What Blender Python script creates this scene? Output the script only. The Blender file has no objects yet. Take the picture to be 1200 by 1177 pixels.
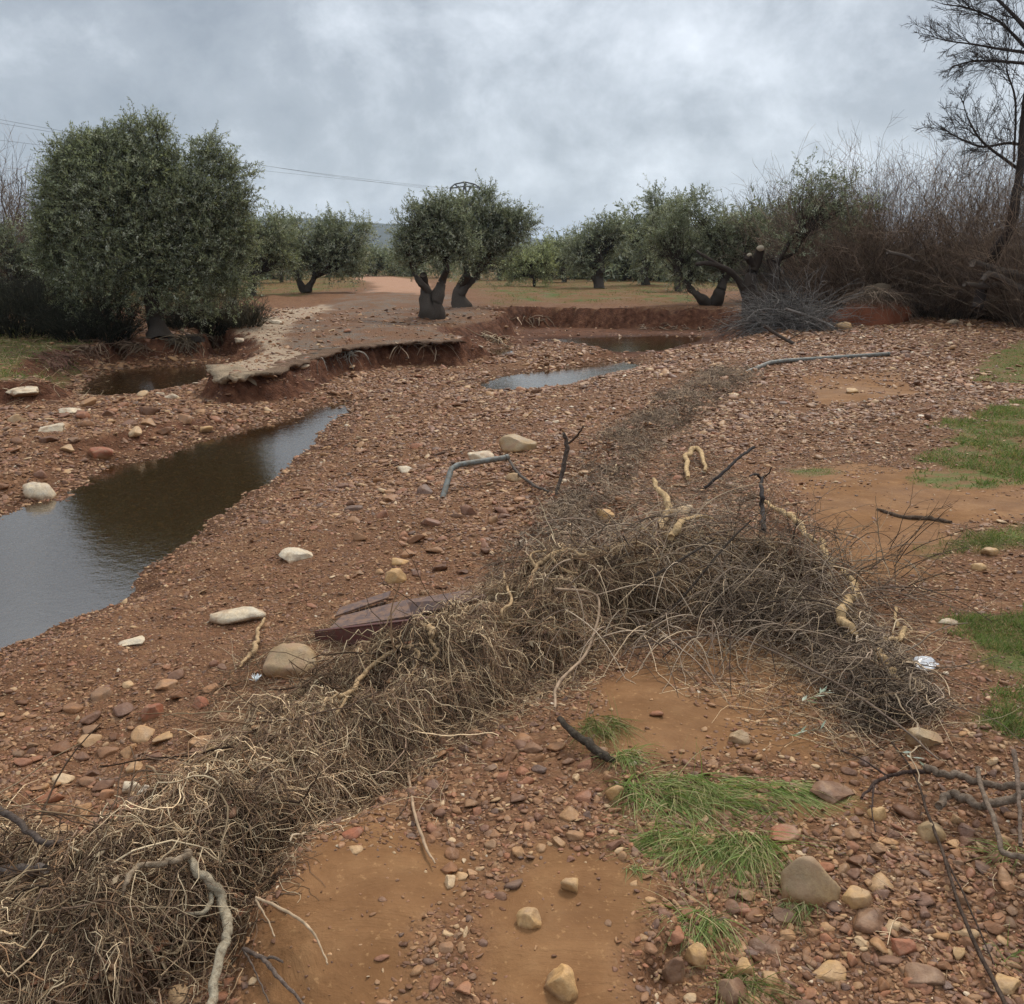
import bpy, bmesh, math, random
import numpy as np
from mathutils import Vector
R = math.radians
rng = np.random.default_rng(7)
scene = bpy.context.scene
COL = scene.collection

# ---------------------------------------------------------------- camera
FPX, CX, CY = 1050.0, 600.0, 588.5          # focal length and centre in photo pixels (1200 x 1177)
CAMH, PITCH = 1.7, R(15.3)
cam = bpy.data.cameras.new('camera'); co = bpy.data.objects.new('camera', cam); COL.objects.link(co)
co.location = (0, 0, CAMH); co.rotation_euler = (R(90) - PITCH, 0, 0)
cam.sensor_width = 36; cam.lens = 36 * FPX / 1200; cam.clip_start = 0.05; cam.clip_end = 20000
scene.camera = co
scene.view_settings.view_transform = 'Standard'; scene.view_settings.look = 'None'
scene.view_settings.gamma = 1; scene.view_settings.use_curve_mapping = False
scene.view_settings.exposure = 0.82
scene.render.engine = 'CYCLES'
scene.cycles.max_bounces = 8; scene.cycles.transparent_max_bounces = 12
scene.cycles.volume_bounces = 1

# ---------------------------------------------------------------- world
SUN_EL, SUN_AZ = R(48), R(25)
w = bpy.data.worlds.new('World'); scene.world = w; w.use_nodes = True
nt = w.node_tree; N = nt.nodes; L = nt.links; N.clear()
def nd(t, **k):
    n = N.new(t)
    for a, b in k.items(): setattr(n, a, b)
    return n
def mth(op, a, b=None, c=None):
    n = N.new('ShaderNodeMath'); n.operation = op
    for i, v in enumerate((a, b, c)):
        if v is None: continue
        if isinstance(v, (int, float)): n.inputs[i].default_value = v
        else: L.new(v, n.inputs[i])
    return n.outputs[0]
sky = nd('ShaderNodeTexSky', sky_type='NISHITA', sun_disc=False, sun_elevation=SUN_EL, sun_rotation=SUN_AZ)
bgs = nd('ShaderNodeBackground'); bgs.inputs['Strength'].default_value = 0.10
L.new(sky.outputs[0], bgs.inputs[0])
tc = nd('ShaderNodeTexCoord'); sp = nd('ShaderNodeSeparateXYZ'); L.new(tc.outputs['Generated'], sp.inputs[0])
zz = mth('ADD', mth('MAXIMUM', sp.outputs[2], 0.0), 0.80)
cb = nd('ShaderNodeCombineXYZ')
L.new(mth('DIVIDE', sp.outputs[0], zz), cb.inputs[0]); L.new(mth('DIVIDE', sp.outputs[1], zz), cb.inputs[1])
def wnoise(scale, detail, rough, dist, off):
    n = nd('ShaderNodeTexNoise'); n.inputs['Scale'].default_value = scale; n.inputs['Detail'].default_value = detail
    n.inputs['Roughness'].default_value = rough; n.inputs['Distortion'].default_value = dist
    m = nd('ShaderNodeMapping'); m.inputs['Location'].default_value = off
    L.new(cb.outputs[0], m.inputs[0]); L.new(m.outputs[0], n.inputs['Vector']); return n.outputs['Fac']
n1 = wnoise(2.9, 6, 0.55, 0.15, (3.1, 1.7, 0)); n2 = wnoise(7.0, 10, 0.65, 0.18, (0.4, 5.2, 1))
def wdir(px, py):
    v = Vector(((px - CX) / FPX, 1, -(py - CY) / FPX)); v.normalize()
    c, s = math.cos(PITCH), math.sin(PITCH)
    return Vector((v.x, v.y * c + v.z * s, -v.y * s + v.z * c))
def lobe(px, py, k):
    d = wdir(px, py); dp = nd('ShaderNodeVectorMath', operation='DOT_PRODUCT')
    nm = nd('ShaderNodeVectorMath', operation='NORMALIZE'); L.new(tc.outputs['Generated'], nm.inputs[0])
    L.new(nm.outputs[0], dp.inputs[0]); dp.inputs[1].default_value = d
    return mth('POWER', mth('MAXIMUM', dp.outputs['Value'], 0.0), k)
base = mth('ADD', mth('MULTIPLY', n1, 0.62), mth('MULTIPLY', n2, 0.72))       # ~0.48 mean
base = mth('ADD', base, mth('MULTIPLY', lobe(860, 90, 16), 0.065))
base = mth('ADD', base, mth('MULTIPLY', lobe(690, 170, 90), 0.035))
base = mth('ADD', base, mth('MULTIPLY', lobe(60, 120, 10), -0.09))
cr = nd('ShaderNodeValToRGB'); L.new(base, cr.inputs[0])
e = cr.color_ramp.elements
e[0].position = 0.46; e[0].color = (0.165, 0.186, 0.212, 1)
e[1].position = 0.93; e[1].color = (0.57, 0.60, 0.64, 1)
q = e.new(0.64); q.color = (0.245, 0.268, 0.295, 1)
q = e.new(0.76); q.color = (0.37, 0.398, 0.430, 1)
bgc = nd('ShaderNodeBackground'); L.new(cr.outputs[0], bgc.inputs[0])
# an overcast sky is about three times as bright overhead as near the horizon
L.new(mth('ADD', 1.0, mth('MULTIPLY', mth('POWER', mth('MAXIMUM', mth('SUBTRACT', sp.outputs[2], 0.30), 0.0), 0.8), 2.4)), bgc.inputs['Strength'])
mx = nd('ShaderNodeMixShader'); mx.inputs[0].default_value = 0.93
L.new(bgs.outputs[0], mx.inputs[1]); L.new(bgc.outputs[0], mx.inputs[2])
wo = nd('ShaderNodeOutputWorld'); L.new(mx.outputs[0], wo.inputs['Surface'])
sl = bpy.data.lights.new('sun', 'SUN'); sl.energy = 1.5; sl.angle = R(14); sl.color = (1, 0.93, 0.82)
so = bpy.data.objects.new('sun', sl); COL.objects.link(so)
sd_ = Vector((math.sin(SUN_AZ) * math.cos(SUN_EL), math.cos(SUN_AZ) * math.cos(SUN_EL), math.sin(SUN_EL)))
so.rotation_euler = sd_.to_track_quat('Z', 'Y').to_euler(); so.location = (5, 5, 20)

# ---------------------------------------------------------------- helpers
def h2(ix, iy, iz, s):
    n = (ix.astype(np.int64) * 374761393 + iy.astype(np.int64) * 668265263 + iz.astype(np.int64) * 2147483647 // 7 + s * 974634777) & 0xffffffff
    n = ((n ^ (n >> 13)) * 1274126177) & 0xffffffff
    n = ((n ^ (n >> 16)) * 2246822519) & 0xffffffff
    return ((n ^ (n >> 15)) & 0xffffff) / float(0xffffff)
def vn(x, y, s=0):
    x = np.asarray(x, float); y = np.asarray(y, float)
    ix, iy = np.floor(x), np.floor(y); fx, fy = x - ix, y - iy
    fx = fx * fx * (3 - 2 * fx); fy = fy * fy * (3 - 2 * fy); z = np.zeros_like(ix)
    return ((h2(ix, iy, z, s) * (1 - fx) + h2(ix + 1, iy, z, s) * fx) * (1 - fy) +
            (h2(ix, iy + 1, z, s) * (1 - fx) + h2(ix + 1, iy + 1, z, s) * fx) * fy) * 2 - 1
def fbm(x, y, s=0, o=4, g=0.5):
    t = 0; a = 1; n = 0
    for i in range(o):
        t = t + a * vn(x * 2 ** i + 17.3 * i, y * 2 ** i + 9.1 * i, s + i); n += a; a *= g
    return t / n
def vn3(p, s=0):
    i = np.floor(p); f = p - i; f = f * f * (3 - 2 * f); r = 0
    for a in (0, 1):
        for b in (0, 1):
            for c in (0, 1):
                wgt = (f[..., 0] if a else 1 - f[..., 0]) * (f[..., 1] if b else 1 - f[..., 1]) * (f[..., 2] if c else 1 - f[..., 2])
                r = r + wgt * h2(i[..., 0] + a, i[..., 1] + b, i[..., 2] + c, s)
    return r * 2 - 1
def sm(a, b, x):
    t = np.clip((x - a) / (b - a), 0, 1); return t * t * (3 - 2 * t)
cP, sP = math.cos(PITCH), math.sin(PITCH)
def ray(px, py):
    a = (np.asarray(px, float) - CX) / FPX; b = -(np.asarray(py, float) - CY) / FPX
    return np.stack([a, cP + b * sP, -sP + b * cP], -1)
def Wz(px, py, z):                       # pixel onto the level z
    d = ray(px, py); t = (z - CAMH) / np.minimum(d[..., 2], -1e-4); return d * t[..., None] + np.array([0, 0, CAMH])
def WY(px, py, Y):                       # pixel at the forward distance Y
    d = ray(px, py); t = Y / d[..., 1]; return d * np.asarray(t)[..., None] + np.array([0, 0, CAMH])
def poly(pts, z=0.0):
    a = np.array(pts, float); return Wz(a[:, 0], a[:, 1], z)[:, :2]
def seg_dist(x, y, P, closed):
    P = np.asarray(P); Q = np.roll(P, -1, 0) if closed else P[1:]; A = P if closed else P[:-1]
    best = np.full(x.shape, 1e18)
    for a, b in zip(A, Q[:len(A)]):
        d = b - a; l2 = max(d @ d, 1e-12)
        t = np.clip(((x - a[0]) * d[0] + (y - a[1]) * d[1]) / l2, 0, 1)
        best = np.minimum(best, (x - a[0] - t * d[0]) ** 2 + (y - a[1] - t * d[1]) ** 2)
    return np.sqrt(best)
def psd(x, y, P):                        # signed distance to a polygon, > 0 inside
    ins = np.zeros(x.shape, bool); Q = np.roll(P, -1, 0)
    for a, b in zip(P, Q):
        c = (a[1] > y) != (b[1] > y)
        if a[1] != b[1]:
            ins ^= c & (x < (b[0] - a[0]) * (y - a[1]) / (b[1] - a[1]) + a[0])
    d = seg_dist(x, y, P, True); return np.where(ins, d, -d)

# ---------------------------------------------------------------- terrain field
CTRL = [(1180,1150,.0),(900,1150,-.04),(600,1150,-.04),(400,1050,-.03),(200,1160,-.14),(0,1150,-.25),(900,900,-.02),(600,950,-.05),(780,860,-.03),
 (1180,800,.10),(1180,640,.08),(1180,500,.08),(1000,600,.02),(900,520,-.05),(1000,430,.0),(1180,400,.06),(1050,1000,.0),(1250,1000,.06),
 (0,1000,-.38),(100,900,-.40),(300,800,-.33),(250,720,-.38),(450,650,-.30),(400,560,-.40),(500,500,-.36),(560,600,-.24),(700,520,-.17),(620,490,-.28),
 (780,470,-.13),(860,420,-.05),(450,450,-.42),(560,440,-.42),(520,425,-.43),(660,410,-.30),(740,430,-.40),(820,400,-.44),(560,400,-.45),(700,390,-.48),
 (20,560,-.36),(20,500,-.27),(100,500,-.32),(200,480,-.34),(300,465,-.42),(60,470,-.27),(-200,560,-.3),(-200,480,-.2),(350,430,-.45),(400,900,-.2),
 (500,850,-.1),(700,740,-.08),(300,400,-.40),(220,420,-.38),(480,390,-.45),(900,380,.0),(1100,370,.05),(640,330,-.4)]
_c = np.array(CTRL); _cw = Wz(_c[:, 0], _c[:, 1], 0) ; _cw = np.stack([Wz(p[0:1], p[1:2], p[2])[0] for p in _c])
def warp(x, y): return x / (np.maximum(y, -1) + 2.0) * 2.2, np.log(np.maximum(y, -1) + 2.0) * 1.7
_cu, _cv = warp(_cw[:, 0], _cw[:, 1])
PLAT = poly([(262,441),(300,438),(345,428),(385,414),(410,408),(445,404),(500,403),(545,402),(572,396),(592,384),(600,375),(650,371),(700,373),(760,377),
 (820,378),(858,381),(880,374),(900,362),(960,356),(1300,350),(2600,330),(5200,303),(-4200,303),(-1600,340),(-600,400),(-300,440),(0,450),(56,447),(70,432),
 (95,410),(150,398),(172,408),(200,404),(228,396),(258,384),(276,390),(262,410),(250,426)], 0.0)
CHAN = poly([(-500,1000),(-300,880),(-60,795),(0,763),(60,735),(130,700),(190,655),(250,615),(300,575),(350,535),(385,500),(408,480),(398,474),(360,482),(335,492),(300,500),
 (250,512),(215,525),(190,538),(130,548),(75,585),(30,590),(0,603),(-60,640),(-300,760),(-700,900)], -0.5)
POOLM = poly([(560,450),(590,441),(640,434),(690,429),(735,424),(755,430),(715,438),(680,447),(640,457),(600,460),(572,458)], -0.47)
POOLB = poly([(640,398),(700,396),(780,394),(830,396),(800,404),(780,411),(735,413),(705,411),(680,403)], -0.47)
POOLS = poly([(572,411),(596,408),(602,414),(590,420),(574,418)], -0.47)
POOLL = poly([(92,462),(112,440),(150,432),(200,430),(240,428),(256,436),(238,446),(205,456),(160,464),(120,468)], -0.42)
POOLS_ALL = [(CHAN, -.5, .10, .10), (POOLM, -.47, .08, .06), (POOLB, -.47, .10, .10), (POOLS, -.47, .1, .04), (POOLL, -.42, .12, .10)]
BAS = poly([(596,392),(612,385),(650,383),(760,385),(850,387),(868,394),(850,402),(820,412),(770,421),(735,424),(700,420),(650,412),(615,410),(600,404)], -.5)
SANDT = poly([(260,1300),(285,1080),(360,990),(450,930),(560,900),(690,960),(745,1010),(782,1050),(772,1080),(790,1110),(765,1150),(755,1300)], -.04)
RAISE = [ # low mounds: px, py, z, radius m, height m
 (660,408,-.4,1.6,.10),(600,500,-.3,.7,.07),(720,590,-.15,.35,.08),(335,765,-.3,.3,.05),(150,520,-.3,1.2,.05)]
_rs = [(Wz(np.array([a]), np.array([b]), c)[0], r, h) for a, b, c, r, h in RAISE]
def H(x, y):
    x = np.asarray(x, float); y = np.asarray(y, float)
    u, v = warp(x, y); num = 0; den = 0
    for a, b, z in zip(_cu, _cv, _c[:, 2]):
        wg = 1 / ((u - a) ** 2 + (v - b) ** 2 + 2e-3) ** 1.8; num = num + wg * z; den = den + wg
    z = num / den
    for p, r, h in _rs: z = z + h * np.exp(-((x - p[0]) ** 2 + (y - p[1]) ** 2) / r ** 2)
    sand = zone_sand(x, y)
    rough = (1 - .85 * sand)
    z = z + .020 * fbm(x * 1.3, y * 1.3, 3, 3) + rough * (.018 * fbm(x * 5, y * 5, 11, 3)) + .004 * sand * fbm(x * 3 + y, y * 9, 5, 3)
    s = psd(x, y, SANDT) + .05 * fbm(x * 6, y * 6, 21, 3)
    z = z + .055 * sm(-.03, .03, s) * sm(6, 3, y)
    s = psd(x, y, PLAT) + sm(3, 8, y) * ((.30 + .35 * sm(17, 21, y)) * fbm(x * .9, y * .9, 31, 5, .6) + .10 * fbm(x * 5, y * 5, 35, 3)) * sm(60, 30, y)
    top = .0 + .14 * sm(17, 22, y) * sm(60, 35, y) + .20 * fbm(x * .45, y * .45, 41, 5, .6) * sm(16, 22, y) * sm(70, 35, y) + .02 * fbm(x * 2, y * 2, 44, 3)
    top = top + .15 * fbm(x * .02, y * .02, 47, 3) * sm(60, 200, y)
    k = sm(-.16 - 1.1 * np.maximum(fbm(x * .7, y * .7, 141, 3), 0) * sm(9, 14, y), .12, s) * sm(6, 9, y)
    z = z * (1 - k) + top * k
    s = psd(x, y, BAS) + .65 * fbm(x * .8, y * .8, 131, 5, .6) + .08 * fbm(x * 5, y * 5, 133, 3)
    z = z + (np.minimum(z, -.50 + .06 * fbm(x * 1.2, y * 1.2, 135, 3)) - z) * sm(-.22 - 2.2 * np.maximum(fbm(x * .6, y * .6, 171, 3) - .05, 0), .15, s) * sm(10, 12, y)
    for P, wl, sl_, dp in POOLS_ALL:
        s = -psd(x, y, P) + (.05 if P is POOLM or P is POOLS else .20) * fbm(x * 1.6, y * 1.6, 51, 6, .62)         # > 0 outside
        s = s * 1.0
        cap = wl + np.where(s > 0, s * (sl_ + s * .35), np.maximum(s * .35, -dp))
        z = np.minimum(z, cap); z = np.where((s > 0) & (s < 1.2), np.maximum(z, wl + np.minimum(s * .05, .02)), z)
    return z
SZ = [poly(p, -.03) for p in (
 [(255,1300),(285,1080),(360,985),(430,935),(470,930),(500,990),(545,1020),(520,1100),(530,1177),(540,1300)],
 [(545,1300),(560,1090),(640,1010),(700,1010),(760,1050),(770,1100),(755,1177),(750,1300)],
 [(690,880),(700,800),(760,765),(850,742),(930,760),(975,800),(1000,860),(960,900),(860,905),(760,900)],
 [(925,545),(1000,540),(1100,560),(1260,575),(1260,625),(1130,625),(1080,670),(1110,700),(1010,690),(950,620)],
 [(970,910),(880,930),(900,1010),(960,1000),(1010,960)],
 [(880,680),(900,700),(880,720),(820,720)],
 [(930,440),(1060,438),(1080,462),(960,470)])]
def zone_sand(x, y):
    r = np.zeros(np.shape(x))
    for P in SZ: r = np.maximum(r, sm(-.06, .10, psd(x, y, P) + .17 * fbm(x * 3.2, y * 3.2, 61, 5)))
    return r * sm(16, 12, y)
GZ = [poly(p, z) for p, z in (
 ([(1080,560),(1085,520),(1120,490),(1180,468),(1300,452),(1300,560),(1190,560),(1120,570)], .08),
 ([(1130,440),(1150,418),(1200,398),(1350,385),(1350,450),(1180,442)], .06),
 ([(1120,745),(1135,712),(1200,692),(1330,690),(1330,830),(1200,815),(1160,790)], .1),
 ([(1150,805),(1200,820),(1190,860),(1150,850)], .08),
 ([(940,545),(985,540),(975,552),(945,553)], .0),
 ([(-600,400),(-100,380),(60,392),(110,402),(66,428),(50,444),(0,446),(-400,452)], .0),
 ([(1090,640),(1200,615),(1260,620),(1240,650),(1110,652)], .06))]
GROVE = [poly(p, 0) for p in (
 [(575,362),(600,360),(860,360),(800,342),(1000,348),(1400,350),(3000,309),(500,309),(520,330),(560,345)],
 [(300,352),(340,352),(420,338),(430,328),(400,316),(-2500,316),(-900,365),(120,372)])]
def zone_grass(x, y):
    r = np.zeros(np.shape(x))
    for P in GZ: r = np.maximum(r, sm(-.05, .14, psd(x, y, P) + .30 * fbm(x * 2.5, y * 2.5, 71, 5)))
    return r
def zone_grove(x, y):
    r = np.zeros(np.shape(x))
    for P in GROVE: r = np.maximum(r, sm(-.8, 1.2, psd(x, y, P) + 1.2 * fbm(x * .5, y * .5, 75, 4)))
    return r
ROAD = poly([(255,441),(345,430),(410,409),(500,404),(572,397),(592,384),(560,362),(505,345),(497,333),(478,327),(440,325),(425,330),(445,337),(420,345),(370,362),(310,385),(270,400)], 0)
FARR = poly([(425,345),(500,348),(503,333),(482,327),(455,323.5),(430,321),(418,321),(425,324),(412,327),(432,331),(440,338)], 0)
CONC = poly([(248,445),(300,441),(345,431),(352,415),(330,400),(352,384),(392,368),(380,360),(335,368),(285,388),(262,404),(246,425)], 0)
def G(px, py):                           # pixel onto the ground
    px = np.atleast_1d(np.asarray(px, float)); py = np.atleast_1d(np.asarray(py, float))
    d = ray(px, py); ts = np.geomspace(1.2, 160, 260); res = np.zeros((len(px), 3))
    for i in range(len(px)):
        p = d[i] * ts[:, None]; zz_ = p[:, 2] + CAMH - H(p[:, 0], p[:, 1]); k = np.argmax(zz_ < 0)
        if zz_[k] >= 0: k = len(ts) - 1
        lo, hi = ts[max(k - 1, 0)], ts[k]
        tt = np.linspace(lo, hi, 24); p = d[i] * tt[:, None]; z2 = p[:, 2] + CAMH - H(p[:, 0], p[:, 1])
        j = np.argmax(z2 < 0) if (z2 < 0).any() else 23
        res[i] = (p[j, 0], p[j, 1], H(p[j:j+1, 0], p[j:j+1, 1])[0])
    return res

# debris heaps: the mat of roots lying over the ground
HEAPS = [
 dict(p=[(-260,1230),(-40,1150),(80,1115),(190,1035),(300,930),(400,868),(500,822),(590,775),(670,728),(760,700),(830,690)], z=-.12, w=.34, h=.20, w1=.36, h1=.25),
 dict(p=[(-120,930),(-20,955),(50,985),(85,1030),(70,1100)], z=-.2, w=.13, h=.13, w1=.12, h1=.10),
 dict(p=[(600,668),(655,615),(690,565),(740,515),(800,475),(865,437)], z=-.15, w=.22, h=.12, w1=.50, h1=.07, nocore=1),
 dict(p=[(690,705),(760,682),(820,668),(890,678),(930,700)], z=.0, w=.22, h=.24, w1=.20, h1=.20),
 dict(p=[(800,690),(880,700),(960,745),(1010,800),(1060,860)], z=-.0, w=.24, h=.10, w1=.16, h1=.06),
]
for hp in HEAPS:
    a = np.array(hp['p'], float); hp['P'] = Wz(a[:, 0], a[:, 1], hp['z'])[:, :2]
def heap1(hp, x, y):
    P = hp['P']; n = len(P) - 1; best = np.full(x.shape, 1e9); par = np.zeros(x.shape)
    for i in range(n):
        a, b = P[i], P[i + 1]; d = b - a; t = np.clip(((x - a[0]) * d[0] + (y - a[1]) * d[1]) / (d @ d), 0, 1)
        q_ = np.hypot(x - a[0] - t * d[0], y - a[1] - t * d[1]); cr_ = (x - a[0]) * d[1] - (y - a[1]) * d[0]; q_ = q_ * np.where(cr_ > 0, 1.22, .92); m = q_ < best; best = np.where(m, q_, best); par = np.where(m, (i + t) / n, par)
    wd = hp['w'] * (1 - par) + hp['w1'] * par; ht = hp['h'] * (1 - par) + hp['h1'] * par
    wd = wd * (1 + .40 * fbm(x * 3, y * 3, 81, 3) + 0.25 * fbm(x * 9, y * 9, 83, 2)); 
    k = np.clip(1 - (best / wd) ** 2, 0, 1) ** .45
    k = k * sm(-.01, .04, par) * sm(1.01, .93, par)
    return k * ht * (1 + .40 * fbm(x * 5, y * 5, 85, 3) + .38 * fbm(x * 15, y * 15, 88, 2)), par
def HD(x, y):
    x = np.asarray(x, float); y = np.asarray(y, float); z = 0
    for hp in HEAPS: z = np.maximum(z, heap1(hp, x, y)[0])
    return H(x, y) + z

def tag(o, label=None, cat=None, group=None, kind=None):
    if label: o['label'] = label
    if cat: o['category'] = cat
    if group: o['group'] = group
    if kind: o['kind'] = kind
    return o
def thing(name, loc, label, cat, group=None):
    o = bpy.data.objects.new(name, None); COL.objects.link(o); o.location = loc; o.empty_display_size = .1
    return tag(o, label, cat, group)
def mesh(name, V, F, smooth=False, col=None, mats=(), midx=None):
    me = bpy.data.meshes.new(name); V = np.asarray(V, np.float32)
    F = [np.asarray(f, np.int32) for f in (F if isinstance(F, (list, tuple)) else [F]) if len(f)]
    me.vertices.add(len(V)); me.vertices.foreach_set('co', V.ravel())
    li = np.concatenate([f.ravel() for f in F]); tot = np.concatenate([np.full(len(f), f.shape[1], np.int32) for f in F])
    st = np.concatenate([[0], np.cumsum(tot)[:-1]]).astype(np.int32)
    me.loops.add(len(li)); me.loops.foreach_set('vertex_index', li)
    me.polygons.add(len(tot)); me.polygons.foreach_set('loop_start', st)
    try: me.polygons.foreach_set('loop_total', tot)
    except Exception: pass
    if smooth: me.polygons.foreach_set('use_smooth', np.ones(len(tot), bool))
    for m in mats: me.materials.append(m)
    if midx is not None: me.polygons.foreach_set('material_index', np.asarray(midx, np.int32))
    me.update(calc_edges=True)
    if col is not None:
        for nm, c in (col.items() if isinstance(col, dict) else (('col', col),)):
            a = me.color_attributes.new(nm, 'FLOAT_COLOR', 'POINT'); c = np.asarray(c, np.float32)
            if c.shape[1] == 3: c = np.concatenate([c, np.ones((len(c), 1), np.float32)], 1)
            a.data.foreach_set('color', c.ravel())
    return me
def obj(name, me, parent=None, loc=None):
    """mesh given in world coordinates; re-based onto its parent / loc"""
    o = bpy.data.objects.new(name, me); COL.objects.link(o)
    off = np.array(parent.location if parent is not None else (loc if loc is not None else (0, 0, 0)), float)
    if parent is not None: o.parent = parent
    elif loc is not None: o.location = loc
    if np.abs(off).sum() > 0:
        n = len(me.vertices); b = np.empty(n * 3, np.float32); me.vertices.foreach_get('co', b)
        me.vertices.foreach_set('co', (b.reshape(-1, 3) - off.astype(np.float32)).ravel()); me.update()
    return o
def cat(parts):                          # join (V, F, C) triples
    V = []; F = {}; C = []; n = 0
    for v, f, c in parts:
        v = np.asarray(v); V.append(v); C.append(np.broadcast_to(np.asarray(c, float), (len(v), 3)))
        for g in (f if isinstance(f, (list, tuple)) else [f]):
            g = np.asarray(g)
            if len(g): F.setdefault(g.shape[1], []).append(g + n)
        n += len(v)
    return np.concatenate(V), [np.concatenate(x) for x in F.values()], np.concatenate(C)
def nrm(v): return v / (np.linalg.norm(v, axis=-1, keepdims=True) + 1e-12)
def tubes(P, Rr, sides=3, ref=None):
    """P (N,K,3), Rr (N,K) -> verts, quads"""
    P = np.asarray(P, float); n, k, _ = P.shape; T = nrm(np.gradient(P, axis=1)) if k > 1 else P
    if ref is None: ref = nrm(rng.normal(size=(n, 1, 3)))
    U = nrm(np.cross(T, ref)); Vv = np.cross(T, U)
    a = np.arange(sides) * 2 * math.pi / sides
    V = P[:, :, None, :] + Rr[:, :, None, None] * (np.cos(a)[None, None, :, None] * U[:, :, None, :] + np.sin(a)[None, None, :, None] * Vv[:, :, None, :])
    V = V.reshape(-1, 3)
    i = np.arange(n)[:, None, None] * k * sides; j = np.arange(k - 1)[None, :, None] * sides; s = np.arange(sides)[None, None, :]; s2 = (s + 1) % sides
    F = np.stack([i + j + s, i + j + s2, i + j + sides + s2, i + j + sides + s], -1).reshape(-1, 4)
    return V, F
def spline(P, n):
    P = np.asarray(P, float); Q = np.vstack([2 * P[0] - P[1], P, 2 * P[-1] - P[-2]]); m = len(P) - 1
    t = np.linspace(0, m - 1e-6, n); i = t.astype(int); f = (t - i)[:, None]
    a, b, c, d = Q[i], Q[i + 1], Q[i + 2], Q[i + 3]
    return .5 * ((2 * b) + (-a + c) * f + (2 * a - 5 * b + 4 * c - d) * f ** 2 + (-a + 3 * b - 3 * c + d) * f ** 3)
def limb(P, r, n=24, sides=8, lump=.12, seed=0, cap=True):
    """one bent limb along points P with radii r -> verts, faces (closed ends)"""
    C = spline(P, n); rr = np.interp(np.linspace(0, 1, n), np.linspace(0, 1, len(r)), r)
    V, F = tubes(C[None], rr[None], sides, ref=np.array([[[.31, .22, .92]]]))
    if lump:
        c = np.repeat(C, sides, 0); d = V - c; q_ = vn3(V / (rr.mean() * 2.2) + seed * 7.1, seed)
        q2 = vn3(V / (rr.mean() * .8) + seed * 3.1, seed + 5)
        V = c + d * (1 + lump * q_ + lump * .6 * q2)[:, None]
    F = [F]
    if cap:
        V = np.vstack([V, C[0], C[-1]]); m = n * sides; s = np.arange(sides)
        F.append(np.stack([s, np.full(sides, m), (s + 1) % sides], -1)[:, ::-1])
        F.append(np.stack([m - sides + s, np.full(sides, m + 1), m - sides + (s + 1) % sides], -1))
    return V, F
def walk(P0, D0, L_, K, jit, grav=0.0, curl=0.0, rn=None):
    """random-walk strands: P0 (N,3), D0 (N,3), L_ (N,), K points"""
    rn = rn or rng; n = len(P0); P = np.zeros((n, K, 3)); P[:, 0] = P0; D = nrm(D0); st = (L_ / (K - 1))[:, None]
    ax = nrm(rn.normal(size=(n, 3))) * curl
    for k in range(1, K):
        D = nrm(D + rn.normal(size=(n, 3)) * jit + np.cross(ax, D) + np.array([0, 0, -grav]))
        P[:, k] = P[:, k - 1] + D * st
    return P
def branchoff(P, per, lo, hi, ang, K, lr, jit=.12, up=0.0, rn=None):
    """children of strands P (N,K,3); per children each, at params lo..hi"""
    rn = rn or rng; n, k, _ = P.shape; idx = np.repeat(np.arange(n), per); t = rn.uniform(lo, hi, len(idx)) * (k - 1); i = np.minimum(t.astype(int), k - 2); f = (t - i)[:, None]
    p0 = P[idx, i] * (1 - f) + P[idx, i + 1] * f; T = nrm(P[idx, i + 1] - P[idx, i])
    side = nrm(np.cross(T, rn.normal(size=T.shape))); a = ang * rn.uniform(.6, 1.3, (len(idx), 1))
    D = T * np.cos(a) + side * np.sin(a); D[:, 2] += up
    ln = np.linalg.norm(P[idx, -1] - P[idx, 0], axis=1) * lr * rn.uniform(.5, 1.2, len(idx)) * (1.15 - t / (k - 1) * .6)
    return walk(p0, D, ln, K, jit, rn=rn), idx, t / (k - 1)

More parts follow.
